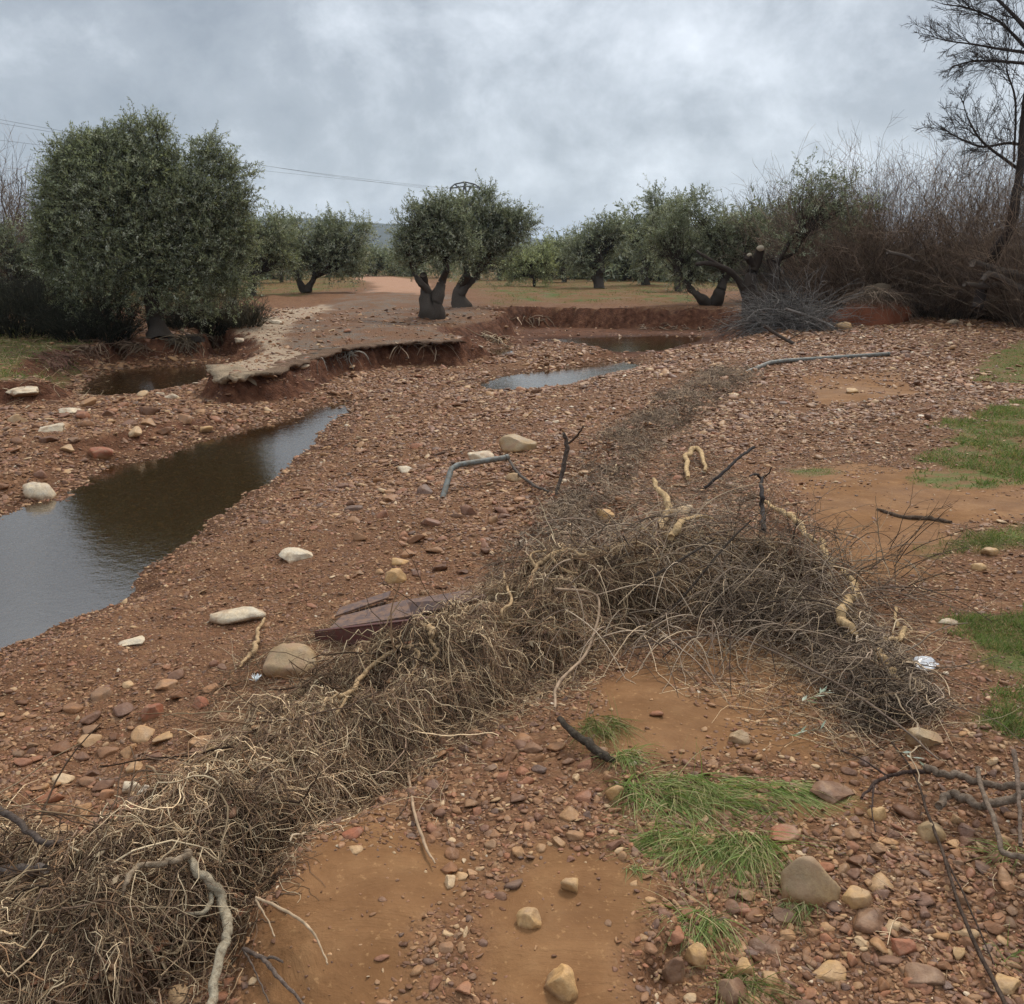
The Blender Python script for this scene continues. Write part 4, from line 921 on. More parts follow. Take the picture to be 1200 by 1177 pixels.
branch('thin_branch', [(825,572),(845,556),(862,540),(884,524)], [2,2,2,2], (.05,.042,.038), 'straight black twig pointing up right from the tangle', 'branch', [.08,.16,.22,.28], m='twig', seed=22)
branch('thin_branch', [(895,622),(894,600),(892,580),(893,560)], [3,3,3,2], (.05,.042,.038), 'short black forked peg standing in the tangle', 'branch', [.10,.18,.26,.32], m='twig', seed=23, forks=[([(893,562),(886,556),(878,558)], [2,2,1]), ([(892,562),(900,556),(904,548)], [2,1,1])])
branch('thin_branch', [(597,540),(608,556),(625,568),(643,576)], [2,2,2,1], (.10,.08,.065), 'thin curved twig hanging from the tip of the bent pipe', 'branch', .05, m='twig', seed=24)
branch('dead_branch', [(652,580),(660,550),(664,520),(660,508)], [2,3,3,2], (.14,.11,.09), 'forked dead twig standing behind the gravel stones', 'branch', [.02,.2,.4,.5], m='bark', seed=25, forks=[([(664,522),(675,512),(684,500)], [2,2,1])])
# dark branches at the right edge
DK = (.20, .15, .11)
branch('fallen_branch', [(1045,870),(1070,905),(1090,960),(1105,1000),(1120,1050),(1150,1120),(1185,1190)], [1.5,2,2.5,2.5,2.5,3,3], (.085,.06,.045), 'long dark stem slanting down through the right foreground', 'branch', .04, m='bark', seed=26, n=70, forks=[([(1105,1000),(1130,1050),(1165,1130)], [1.5,1.5,1])])
branch('fallen_branch', [(1085,900),(1100,906),(1125,908),(1150,918),(1185,922),(1215,926)], [6,6,6,6,6,6], DK, 'upper grey branch lying across the right edge', 'branch', .07, m='bark', seed=27)
branch('fallen_branch', [(1100,945),(1112,932),(1130,936),(1150,945),(1175,938),(1215,928)], [6,7,7,6,7,7], DK, 'kinked grey branch below the upper one at the right edge', 'branch', .08, m='bark', seed=28)
branch('fallen_branch', [(1145,900),(1152,930),(1165,960),(1176,998),(1200,1005),(1230,1010)], [4,4,4,4,5,5], DK, 'crossing branch running down at the right edge', 'branch', .10, m='bark', seed=29)
branch('fallen_branch', [(1188,880),(1192,910),(1195,950),(1196,990)], [4,4,3,3], (.17,.125,.095), 'short upright brown stick at the right edge', 'branch', .12, m='bark', seed=30)
branch('fallen_branch', [(1010,935),(1030,915),(1060,905),(1090,905)], [2,3,3,4], (.08,.055,.045), 'thin dark branch end pointing left over the stones', 'branch', .05, m='bark', seed=31, forks=[([(1024,920),(1022,950),(1026,975)], [2,1,1]), ([(1040,910),(1010,890),(985,880)], [2,1,1])])
branch('thin_branch', [(740,760),(850,745),(960,790),(1040,840),(1100,890)], [1.5,1.5,1.5,1.5,1], (.16,.115,.085), 'long fine cane trailing right from the tangle to the stones', 'branch', .08, m='twig', seed=32)
branch('thin_branch', [(650,690),(700,700),(690,760),(655,800),(650,830)], [2,2,2,2,1.5], (.30,.21,.14), 'looping tan cane drooping over the front of the mat', 'branch', .12, m='twig', seed=33)

# ---------------------------------------------------------------- metal things
def metal(name, base, rust, rough=.5, metallic=.6, amt=.5):
    m, t, b = mat(name, rough, .5); x = NT(t); n = x.noise(x.oc(), 24, 6, .65); k = x.ramp(n, [(amt - .06, (0, 0, 0)), (amt + .08, (1, 1, 1))])
    x.l(x.mix(k, base, rust), b.inputs['Base Color']); x.l(x.m('MULTIPLY', x.m('SUBTRACT', 1, k), metallic), b.inputs['Metallic']); x.l(x.bump(n, .3, .003), b.inputs['Normal']); return m
M['galv'] = metal('galvanised', (.15, .155, .14), (.11, .09, .065), .65, .1, .49)
M['redsteel'] = metal('red_steel', (.085, .020, .014), (.075, .034, .022), .6, .05, .52)
M['browns'] = metal('rusty_steel', (.085, .050, .042), (.16, .085, .05), .75, .05, .5)
def pipe(pts, lift, rm, label, sides=14, bend=None, name='steel_pipe'):
    P = px_line(pts, lift, False); root = thing(name, tuple(P[0]), label, 'pipe')
    Cc = []                                  # straight legs with a tight bend between them
    for i in range(len(P) - 1):
        a, b = P[i], P[i + 1]; s0 = 0 if i == 0 else .10; s1 = 1 if i == len(P) - 2 else .90
        for s in np.linspace(s0, s1, 14): Cc.append(a + (b - a) * s)
    Cc = np.array(Cc); n = len(Cc); V, F = tubes(Cc[None], np.full((1, n), rm), sides, ref=np.array([[[.3, .2, .9]]]))
    V2, F2 = tubes(Cc[None], np.full((1, n), rm * .86), sides, ref=np.array([[[.3, .2, .9]]])); m = len(V)
    ring = [[(n - 1) * sides + s, (n - 1) * sides + (s + 1) % sides, m + (n - 1) * sides + (s + 1) % sides, m + (n - 1) * sides + s] for s in range(sides)] + \
           [[s, m + s, m + (s + 1) % sides, (s + 1) % sides] for s in range(sides)]
    me = mesh('tube', np.vstack([V, V2]), [np.vstack([F, F2[:, ::-1] + m, np.array(ring)])], True, mats=[M['galv']]); obj('tube', me, root)
    T = nrm(P[-1] - P[-2]); e1 = P[-1] - T * rm * .2
    V, F = tubes(np.stack([e1 - T * .03, e1])[None], np.full((1, 2), rm * 1.18), sides, ref=np.array([[[.3, .2, .9]]])); obj('collar', mesh('collar', V, F, True, mats=[M['galv']]), root)
    return root
pipe([(518,586),(530,546),(596,536)], [-.02, .20, .20], .025, 'bent grey galvanised pipe rising out of the gravel and turning right')
pipe([(872,438),(905,424),(1042,415)], [.02, .05, .05], .036, 'long straight grey pipe with a kinked end lying far back on the gravel')

def beam():
    a, b = px_line([(368, 742), (612, 714)], [.035, .035], True); d = nrm(b - a); up = np.array([0, .12, 1.0]); up = nrm(up - d * (up @ d)); out = nrm(np.cross(d, up))
    if out[1] > 0: out = -out
    root = thing('steel_channel', tuple(a), 'dark red painted steel channel lying buried in the root mat', 'steel beam'); hgt, dep, th = .075, .05, .006; Ln = np.linalg.norm(b - a)
    def slab(nm, o0, e1, l1, e2, l2, L0=0, L1=Ln, mt='redsteel'):
        bm = bmesh.new(); vs = [bm.verts.new(a + d * s + e1 * u + e2 * v + o0) for s in (L0, L1) for u in (0, l1) for v in (0, l2)]
        bmesh.ops.convex_hull(bm, input=vs); bmesh.ops.bevel(bm, geom=bm.edges[:], offset=.0012, segments=2, affect='EDGES')
        me = bpy.data.meshes.new(nm); bm.to_mesh(me); bm.free(); me.materials.append(M[mt]); obj(nm, me, root)
    slab('web', -up * hgt, up, hgt, -out, th); slab('flange', up * .0025, up, th, -out, dep); slab('flange', -up * (hgt + .0025 + th), up, th, -out, dep)
    bm = bmesh.new()
beam()
def plate(pts, th, lift, label, m='browns', name='steel_plate'):
    P = px_line(pts, lift, True); c = P.mean(0); root_n = np.cross(P[1] - P[0], P[-1] - P[0]); root_n = nrm(root_n) * (1 if root_n[2] > 0 else -1)
    bm = bmesh.new(); top = [bm.verts.new(p - c) for p in P]; bot = [bm.verts.new(p - c - root_n * th) for p in P]; n = len(P)
    bm.faces.new(top); bm.faces.new(bot[::-1])
    for i in range(n): bm.faces.new([top[i], bot[i], bot[(i + 1) % n], top[(i + 1) % n]])
    bmesh.ops.recalc_face_normals(bm, faces=bm.faces); bmesh.ops.bevel(bm, geom=bm.edges[:], offset=.002, segments=2, affect='EDGES')
    me = bpy.data.meshes.new(name); bm.to_mesh(me); bm.free(); me.materials.append(M[m]); o = bpy.data.objects.new(name, me); COL.objects.link(o); o.location = c; tag(o, label, 'steel plate'); return o
plate([(385,737),(480,722),(570,698),(556,690),(470,704),(400,722)], .012, [.06,.05,.05,.05,.06,.06], 'brown rusty plate resting just above the red steel channel')
plate([(392,722),(455,700),(458,692),(398,712)], .010, [.05,.06,.06,.05], 'narrower rusty strip behind the larger plate')
M['scrap'] = mat('white_scrap', .7)[0]; M['scrap'].node_tree.nodes['Principled BSDF'].inputs['Base Color'].default_value = (.72, .74, .74, 1)
def scrap():
    p = px_line([(300, 798)], .02)[0]; rn = np.random.default_rng(4); V = []; F = []
    for i in range(26):
        a, el = rn.uniform(0, 6.28), rn.uniform(.2, 1.3); d = np.array([math.cos(a) * math.cos(el), math.sin(a) * math.cos(el), math.sin(el)]); s = nrm(np.cross(d, [.1, .2, 1])) * .006; L_ = rn.uniform(.02, .045); k = len(V)
        u = np.cross(d, s) * .12; V += [p, p + d * L_ * .5 + s + u, p + d * L_, p + d * L_ * .5 - s - u]; F.append([k, k + 1, k + 2, k + 3])
    tag(obj('white_scrap', mesh('white_scrap', V, np.array(F), False, mats=[M['scrap']]), None, tuple(p)), 'small crumpled white scrap caught on the gravel side of the root mat', 'scrap')
scrap()
M['plastic'] = mat('pale_plastic', .25, .5)[0]; M['plastic'].node_tree.nodes['Principled BSDF'].inputs['Base Color'].default_value = (.45, .45, .46, 1)
o = big_stone(1085, 777, 40, 15, 901, 'stone_white', 'greyish white crumpled plastic lying between lumpy root and lawn patch', 'plastic_scrap', cat_='plastic', lump=.3); o.data.materials[0] = M['plastic']

# ---------------------------------------------------------------- grass
GRASS = 1.25 * np.array([(.090,.130,.035),(.115,.155,.045),(.14,.18,.060),(.075,.105,.03),(.17,.18,.075),(.28,.22,.11),(.20,.15,.08)])
GTUF = np.array([(.17,.22,.060),(.21,.27,.085),(.27,.32,.13),(.14,.185,.055),(.36,.33,.15),(.46,.37,.20)])
def blades(P0, D, Ln, wd, K=5, bend=.3, pal=GRASS, rn=rng, jit=.05):
    n = len(P0); P = walk(P0, D, Ln, K, jit, bend, 0, rn); T = nrm(np.gradient(P, axis=1)); s = nrm(np.cross(T, nrm(rn.normal(size=(n, 1, 3)) + np.array([0, 0, .6]))))
    ww = wd * np.linspace(1, .12, K)[None, :, None] if np.ndim(wd) == 0 else wd[:, None, None] * np.linspace(1, .12, K)[None, :, None]
    V = np.stack([P - s * ww / 2, P + s * ww / 2], 2).reshape(-1, 3); i = np.arange(n)[:, None] * K * 2; j = np.arange(K - 1)[None] * 2
    F = np.stack([i + j, i + j + 1, i + j + 3, i + j + 2], -1).reshape(-1, 4); c = pal[rn.integers(len(pal), size=n)] * rn.uniform(.75, 1.25, (n, 1)) * 1.0
    return V, F, np.repeat(c, K * 2, 0)
def tuft(px, py, wpx, n, Ln, direc, seed, label, pal=GTUF, group=None):
    n = int(n * .55)
    rn = np.random.default_rng(seed); c = G(px, py)[0]; d = math.hypot(c[1], CAMH); s = wpx / 2 / FPX * d
    a = rn.uniform(0, 6.28, n); rr = np.sqrt(rn.uniform(0, 1, n)) * s * 1.15; x = c[0] + np.cos(a) * rr; y = c[1] + np.sin(a) * rr * .8; z = H(x, y)
    gx = fbm(x * 22, y * 22, seed, 2) * 1.2; D = np.stack([direc[0] * 1.3 + gx + rn.normal(size=n) * .3, direc[1] * 1.3 + rn.normal(size=n) * .4, rn.uniform(.12, .75, n)], -1)
    V, F, C = blades(np.stack([x, y, z], -1), D, rn.uniform(.5, 1.2, n) * Ln, rn.uniform(.0022, .0045, n), 7, .17, pal, rn); V[:, 2] = np.maximum(V[:, 2], H(V[:, 0], V[:, 1]) + .002)
    o = obj('grass_tuft', mesh('grass_tuft', V, F, False, C, [M['grass']]), None, tuple(c)); tag(o, label, 'grass tuft', group)
GDRY = np.array([(.30,.235,.12),(.24,.20,.09),(.14,.16,.05),(.10,.13,.035)])
tuft(760, 925, 60, 520, .20, (.3, -.5), 1, 'green grass tuft nearest the upright pinkish stone')
tuft(810, 930, 70, 620, .22, (.3, -.6), 2, 'combed down green grass in the middle of the grass patch')
tuft(858, 930, 60, 520, .20, (.6, -.5), 3, 'grass tuft topmost in the patch, below the wet sand')
tuft(925, 925, 45, 360, .22, (.6, -.8), 4, 'grass tuft leaning right over the red slab')
tuft(800, 985, 70, 560, .22, (-.5, -.5), 5, 'fading grass tuft above the edge of the sand step')
tuft(865, 990, 60, 950, .24, (-.1, -.7), 6, 'densest bright green grass tuft beside the big boulder')
tuft(825, 1080, 40, 380, .17, (-.2, -.6), 7, 'grass tuft hanging over the wet stones of the gully')
tuft(865, 1150, 46, 260, .16, (0, -.6), 8, 'sparse grass tuft at the bottom edge', GDRY)
tuft(935, 1060, 34, 160, .10, (0, -.5), 81, 'thin low grass at the foot of the big boulder')
tuft(700, 850, 50, 420, .17, (.1, -.6), 9, 'dry yellowish grass tuft by the dark stick', GDRY)
tuft(733, 886, 26, 260, .14, (.1, -.5), 10, 'little green tuft at the lower end of the dark stick')
tuft(745, 1018, 18, 60, .07, (0, -.4), 11, 'tiny green sprout on the wet sand')
tuft(1130, 640, 50, 380, .10, (-.3, -.2), 12, 'dark weedy tuft on the right beside the flooded sand', np.vstack([GRASS * .7, GDRY[:1]]))
tuft(1182, 630, 40, 380, .09, (-.3, -.2), 13, 'green weeds at the right edge above the pale orange stone')
tuft(1186, 1000, 30, 160, .10, (-.3, -.2), 15, 'green shoots under the grey branches at the right edge')
tuft(1178, 1120, 30, 60, .07, (-.1, -.2), 16, 'small green shoots near the bottom right corner')
def lawn():
    rn = np.random.default_rng(5); parts = []
    def patch(i, n, Ln, wd, z, pal=GRASS):
        P = GZ[i]; x = rn.uniform(P[:, 0].min() - .2, P[:, 0].max() + .2, n * 3); y = rn.uniform(P[:, 1].min() - .2, P[:, 1].max() + .2, n * 3)
        k = (rn.uniform(size=len(x)) < zone_grass(x, y) ** 1.5 * (.06 + .94 * sm(-.15, .15, fbm(x * 3, y * 3, 71, 4) + .1))) & (x < .72 * (y + 1)) & (x > -.75 * (y + 1)); x, y = x[k][:n], y[k][:n]; m = len(x)
        D = np.stack([rn.normal(size=m) * .6, rn.normal(size=m) * .6, np.ones(m)], -1)
        parts.append(blades(np.stack([x, y, H(x, y) - .002], -1), D, rn.uniform(.5, 1.3, m) * Ln * (.6 + .8 * sm(-.3, .4, fbm(x * 6, y * 6, 33, 3))), wd, 3, .25, pal, rn))
    patch(2, 42000, .030, .0042, .1); patch(3, 2500, .025, .003, .1); patch(0, 42000, .045, .008, .1); patch(1, 16000, .05, .010, .1)
    patch(4, 1500, .025, .004, 0); patch(5, 22000, .09, .012, 0, np.vstack([GRASS, GDRY, GDRY])); patch(6, 3000, .05, .004, .06, np.vstack([GRASS * .8, GDRY]))
    # thin green under the olive grove
    n = 60000; y = rn.uniform(22, 62, n); x = rn.uniform(-.7, .75, n) * y; k = (zone_grove(x, y) > .5) & (fbm(x * .8, y * .8, 3, 4) > -.05) & (psd(x, y, FARR) < -.3); x, y = x[k], y[k]; m = len(x)
    D = np.stack([rn.normal(size=m) * .6, rn.normal(size=m) * .6, np.ones(m)], -1)
    parts.append(blades(np.stack([x, y, H(x, y)], -1), D, rn.uniform(.04, .10, m), .016 + y * .0004 * 0 + 0, 3, .2, np.vstack([GRASS * .75, GDRY[2:]]), rn))
    V, F, C = cat(parts); tag(obj('grass', mesh('grass', V, F, False, C, [M['grass']])), 'short grass on the right hand lawn patches, left bank and grove floor', 'grass', kind='stuff')
lawn()

# ---------------------------------------------------------------- trees
OLV = 1.42 * np.array([(.120,.128,.078),(.145,.155,.092),(.100,.110,.066),(.170,.178,.115),(.205,.21,.150),(.085,.092,.056)])
OLG = 1.36 * np.array([(.130,.138,.070),(.160,.170,.086),(.104,.110,.056),(.19,.200,.110)])
def crown(lobes, Yd, leaf, nleaf, pal, seed, tw=.32, dens_up=0.25, solid=.92):
    """leaves on twigs spread through lobes (photo pixels cx, cy, rx, ry at distance Yd) -> leaves, twigs"""
    rn = np.random.default_rng(seed); sat = []
    for (cx, cy, rx, ry) in lobes:           # small clumps breaking up the outline
        for _ in range(5):
            a_ = rn.uniform(-math.pi * .15, math.pi * 1.15); q0 = rn.uniform(.8, 1.15); sat.append((cx + math.cos(a_) * rx * q0, cy - math.sin(a_) * ry * q0 * .95, rx * rn.uniform(.18, .34), ry * rn.uniform(.18, .34)))
    nb_ = len(lobes); lob = np.array(list(lobes) + sat, float); area = lob[:, 2] * lob[:, 3]; per = 18; nt_ = int(nleaf / per)
    which = rn.choice(len(lob), nt_, p=area / area.sum()); c = WY(lob[:, 0], lob[:, 1], Yd); s = Yd / FPX
    rad = np.stack([lob[:, 2] * s, lob[:, 2] * s * .9, lob[:, 3] * s], -1)
    dv = nrm(rn.normal(size=(nt_, 3))); r = rn.uniform(.12, 1, nt_) ** .5 * solid
    P0 = c[which] + dv * rad[which] * r[:, None]
    # clumps and gaps
    q_ = vn3(P0 * (1.5 + 0 * P0) + seed, seed) + .5 * vn3(P0 * 3.6 + seed, seed + 1); keep = q_ > (-.18 if nleaf < 150000 else -.60) + .50 * (r[:] - .4); P0, dv, which = P0[keep], dv[keep], which[keep]; m = len(P0)
    D = dv * .8 + rn.normal(size=(m, 3)) * .55; D[:, 2] += dens_up + .2
    K = 6; T = walk(P0, D, rn.uniform(.5, 1.35, m) * tw, K, .12, .05, .02, rn)
    f = np.tile(np.linspace(.05, 1, per), (m, 1)) * (K - 1); i = np.minimum(f.astype(int), K - 2); fr = (f - i)[..., None]; ar = np.arange(m)[:, None]
    lp = T[ar, i] * (1 - fr) + T[ar, i + 1] * fr; tg = nrm(T[ar, i + 1] - T[ar, i]); lp = lp.reshape(-1, 3); tg = tg.reshape(-1, 3); nl = len(lp)
    d = nrm(tg * .6 + nrm(np.cross(tg, rn.normal(size=(nl, 3)))) * .9 + np.array([0, 0, .1])); sd = nrm(np.cross(d, rn.normal(size=(nl, 3)) * .8 + np.array([0, 0, .8])))
    ll = leaf * rn.uniform(.7, 1.2, nl)[:, None]; w_ = ll * .15
    V = np.stack([lp, lp + d * ll * .5 + sd * w_, lp + d * ll, lp + d * ll * .5 - sd * w_], 1).reshape(-1, 3); F = (np.arange(nl)[:, None] * 4 + np.arange(4)[None])
    tc_ = pal[rn.integers(len(pal), size=m)] * rn.uniform(.8, 1.2, (m, 1)); cc = np.repeat(np.repeat(tc_, per, 0) * rn.uniform(.8, 1.25, (nl, 1)), 4, 0)
    st = strands(T, .0035 + leaf * .02, np.array([(.10,.085,.065),(.13,.11,.085)]), 3, .4, rn)
    return (V, F, cc), st, P0, which, c
def tree(px, py, lobes, label, seed, nleaf, trunks, leaf=None, pal=OLV, name='olive_tree', tw=None, Yd=None, group='olive trees of the grove', barkc=(.085,.070,.057), dens_up=.25, base=None):
    g = G(px, py)[0] if base is None else np.array(base); Yd = g[1] if Yd is None else Yd; s = Yd / FPX
    root = thing(name, tuple(g), label, 'olive tree' if 'olive' in name else 'tree', group)
    leaf = leaf or max(.05, 3.3 * s); tw = tw or max(.30, 17 * s)
    lv, st, P0, wh, cen = crown(lobes, Yd, leaf, nleaf, pal, seed, tw, dens_up)
    rn = np.random.default_rng(seed + 99); parts = []
    for pts, rp in trunks:                   # trunk and main limbs: pixels + radii in pixels
        Q = np.array([WY(x, y, Yd + (0.25 * math.sin(i * 2 + seed) if i else 0)) for i, (x, y) in enumerate(pts)]); V, F = limb(Q, [a * s for a in rp], 30, 12, .34, seed); parts.append((V, F, barkc))
    tips = [np.array(WY(t[0][-1][0], t[0][-1][1], Yd)) for t in trunks]
    # limbs to every lobe, then boughs to the twigs
    lim = []
    for k in range(len(lobes)):
        tip = min(tips, key=lambda t: np.linalg.norm(t - cen[k])); a = tip; b = tip + (cen[k] - tip) * .8 + rn.normal(size=3) * .1; mid = (a + b) / 2 + rn.normal(size=3) * .12 * np.linalg.norm(b - a) + np.array([0, 0, .05])
        lim.append(spline([a, mid, b], 12)); V, F = limb(np.array([a, mid, b]), [2.4 * s + .01, .012 + s * .7], 14, 6, .15, seed + k); parts.append((V, F, barkc))
    sel = rn.choice(len(P0), min(len(P0), 420), replace=False); BP = []
    for k in sel:
        l_ = lim[wh[k]] if wh[k] < len(lim) else lim[int(np.argmin([np.linalg.norm(q_[-1] - P0[k]) for q_ in lim]))]; a = l_[rn.integers(3, 12)]; b = P0[k]; m_ = (a + b) / 2 + rn.normal(size=3) * .10 * np.linalg.norm(b - a); BP.append(spline([a, m_, b], 7))
    parts.append(strands(np.array(BP), .006 + .35 * s, np.array([barkc]), 3, .35, rn)); parts.append(st)
    V, F, C = cat(parts); obj('trunk', mesh('trunk', V, F, True, C, [M['bark']]), root)
    V, F, C = lv; obj('crown', mesh('crown', V, F, False, C, [M['leaf']]), root); return root

tree(185, 396, [(168,232,70,60),(105,250,46,64),(230,240,52,66),(110,205,40,42),(175,190,36,44),(215,200,42,36),(255,225,34,44),(82,222,30,34),(66,262,22,34),(125,205,46,44),(98,200,30,30),(78,310,28,60),(100,350,44,40),(268,280,28,44),(120,270,60,60),(215,290,60,60),(250,300,42,56),(110,320,60,50),(170,310,66,60),(225,340,52,36),(140,180,26,26),(180,165,18,20),(150,260,90,80)],
     'largest olive tree, broad dark crown at the left above the brown pool', 131, 300000, [([(190,400),(183,372),(178,345),(184,315),(190,300)], [15,11,9,8,6]), ([(178,345),(170,320),(155,295)], [7,5,4]), ([(184,318),(205,290),(225,270)], [6,5,4]), ([(196,402),(215,398),(238,398)], [8,6,3]), ([(180,402),(165,405),(150,402)], [7,5,3])], leaf=.062, pal=np.vstack([OLV, OLG]), group=None)
tree(296, 347, [(300,290,32,36),(318,310,24,24),(285,315,26,26),(300,262,20,18),(325,285,18,24)], 'olive tree with dark trunk just right of the largest olive', 32, 26000, [([(296,348),(296,335),(298,322)], [5,4,3])], pal=np.vstack([OLV, OLG]))
tree(357, 343, [(365,290,38,32),(400,285,30,30),(340,300,24,26),(418,300,20,26),(375,270,26,18),(395,310,26,18)], 'twin stemmed olive tree beside the far bend of the track', 33, 42000, [([(357,344),(352,332),(348,322)], [5,4,3]), ([(358,344),(363,334),(368,325)], [5,4,3])])
tree(330, 331, [(330,285,26,24),(345,275,18,16)], 'small olive tree seen between two larger ones left of the track', 34, 9000, [([(330,332),(330,318)], [2,2])])
tree(508, 372, [(500,275,30,32),(490,300,22,20),(520,265,26,28),(478,285,14,18),(500,248,20,14),(530,290,22,24)], 'left of the paired centre olives, with a thick double trunk on the bank', 35, 36000, [([(504,377),(501,360),(499,338),(496,322)], [15,9,6,4]), ([(509,377),(512,355),(517,332),(524,318)], [14,8,5,3]), ([(504,345),(490,328),(484,318)], [4,3,2])])
tree(537, 360, [(560,270,36,36),(590,265,26,28),(545,300,26,24),(575,305,28,26),(605,270,20,22),(570,245,20,18),(548,250,14,14)], 'right of the paired centre olives, wider crown behind the thick double trunk', 36, 44000, [([(538,364),(537,348),(541,335),(547,322)], [14,9,6,4]), ([(538,345),(552,330),(562,318)], [5,4,2])])
tree(626, 336, [(620,308,24,22),(640,312,16,18),(605,315,14,16)], 'small bright green round tree in the gap behind the centre olives', 37, 12000, [([(626,337),(626,325)], [2,2])], pal=OLG * 1.3, name='olive_tree')
tree(702, 338, [(700,290,26,24),(680,300,18,20),(715,280,16,18),(708,268,10,10)], 'olive tree with squat dark trunk beyond the brown pool', 38, 22000, [([(702,339),(701,325),(706,316)], [8,6,4])])
tree(660, 331, [(662,298,18,20),(650,305,12,14)], 'narrow olive tree behind left of the squat trunked one', 39, 9000, [([(661,332),(661,318)], [3,2])])
tree(757, 334, [(762,285,28,36),(745,270,20,26),(780,265,24,30),(770,240,16,14),(755,310,22,18)], 'tall narrow olive tree between the squat one and the leaning twin trunks', 40, 30000, [([(757,335),(755,320),(758,308)], [5,4,3])])
tree(915, 352, [(905,270,36,36),(930,250,26,26),(885,290,26,28),(945,285,28,34),(920,310,34,24),(960,260,20,22)], 'grey green olive tree directly behind the pruned one', 44, 34000, [([(915,353),(914,335),(918,318)], [6,5,4])], pal=OLV * 1.1)
tree(795, 342, [(790,280,26,28),(775,295,20,22),(812,290,22,26),(795,255,16,16),(800,312,24,18)], 'olive tree half hidden behind the leaning twin trunks', 45, 22000, [([(795,343),(793,325),(796,315)], [5,4,3])])
tree(838, 358, [(825,275,32,34),(800,290,28,30),(850,265,28,30),(785,265,20,26),(870,285,24,30),(820,245,20,16),(875,248,18,20),(850,310,26,20),(805,318,22,18)], 'olive tree with two leaning black trunks forming a V', 41, 56000, [([(836,360),(845,340),(850,325)], [8,6,5]), ([(832,360),(815,345),(808,338)], [7,5,3])])
def fringe(n, seed):
    # far olives, row behind row, each one its own tree
    rn = np.random.default_rng(seed)
    spots = [(440,324,11),(466,323,10),(585,329,16),(645,328,16),(418,324,14),(485,324,11),(672,326,16),(690,326,15),(728,329,24),(742,325,18),(800,330,26),(820,327,22),(860,329,24),(900,331,28),(930,333,26),(270,333,24),(245,334,26),(310,327,20),(385,325,16),(560,328,14),(520,326,12),(960,332,26),(1000,332,28),(600,327,13),(655,326,15),(685,327,15),(712,327,17),(738,327,17),(770,328,19),(790,327,17),(812,329,20),(835,329,20),(855,328,20),(880,330,24),(915,331,24),(940,332,24),(975,332,26),(628,326,12),(350,328,16),(230,332,24),(200,332,26),(160,333,28)]
    proto = []
    for i, (px, py, r) in enumerate(spots):
        p = G(px, py)[0]; Yd = p[1]
        if i < 4:
            t = tree(px, py, [(px, py - r * 1.15, r, r * .8), (px - r * .7, py - r * .9, r * .6, r * .6), (px + r * .6, py - r * 1.0, r * .6, r * .65), (px + r * .1, py - r * 1.7, r * .5, r * .4)],
                     'distant olive tree in the rows far behind the track and pools', 60 + i, 7000, [([(px, py + 1), (px + 1, py - r * .5)], [2.2, 1.6])], group='distant olive trees'); proto.append((t, Yd, r))
        else:
            s_, Y0, r0 = proto[i % 4]; t = s_.copy(); COL.objects.link(t); t.location = p; k = r * Yd / (r0 * Y0); t.scale = (k, k, k); t.rotation_euler = (0, 0, rn.uniform(0, 6.28))
            for c in s_.children: d = c.copy(); COL.objects.link(d); d.parent = t
fringe(20, 3)
def woods():
    # wood closing the valley floor, too many to count
    rn = np.random.default_rng(8); n = 46000; Y = rn.uniform(130, 420, n); X = rn.uniform(-.75, .75, n) * Y; clump = fbm(X / 18, Y / 30, 5, 3)
    hgt = 3.6 * (1 + .5 * clump); z = rn.uniform(0, 1, n) ** .8 * hgt; P = np.stack([X, Y, z], -1)[clump > -.25]; m = len(P)
    d = nrm(rn.normal(size=(m, 3))); s = nrm(np.cross(d, rn.normal(size=(m, 3)))); ll = rn.uniform(.35, .9, (m, 1)) * P[:, 1:2] / 220
    V = np.stack([P, P + d * ll * .5 + s * ll * .3, P + d * ll, P + d * ll * .5 - s * ll * .3], 1).reshape(-1, 3)
    C = np.repeat(OLV[rn.integers(len(OLV), size=m)] * .9, 4, 0); tag(obj('woodland', mesh('woodland', V, np.arange(m * 4).reshape(-1, 4), False, C, [M['leaf']])), 'far olive woodland closing the valley floor', 'woodland', kind='stuff')
woods()

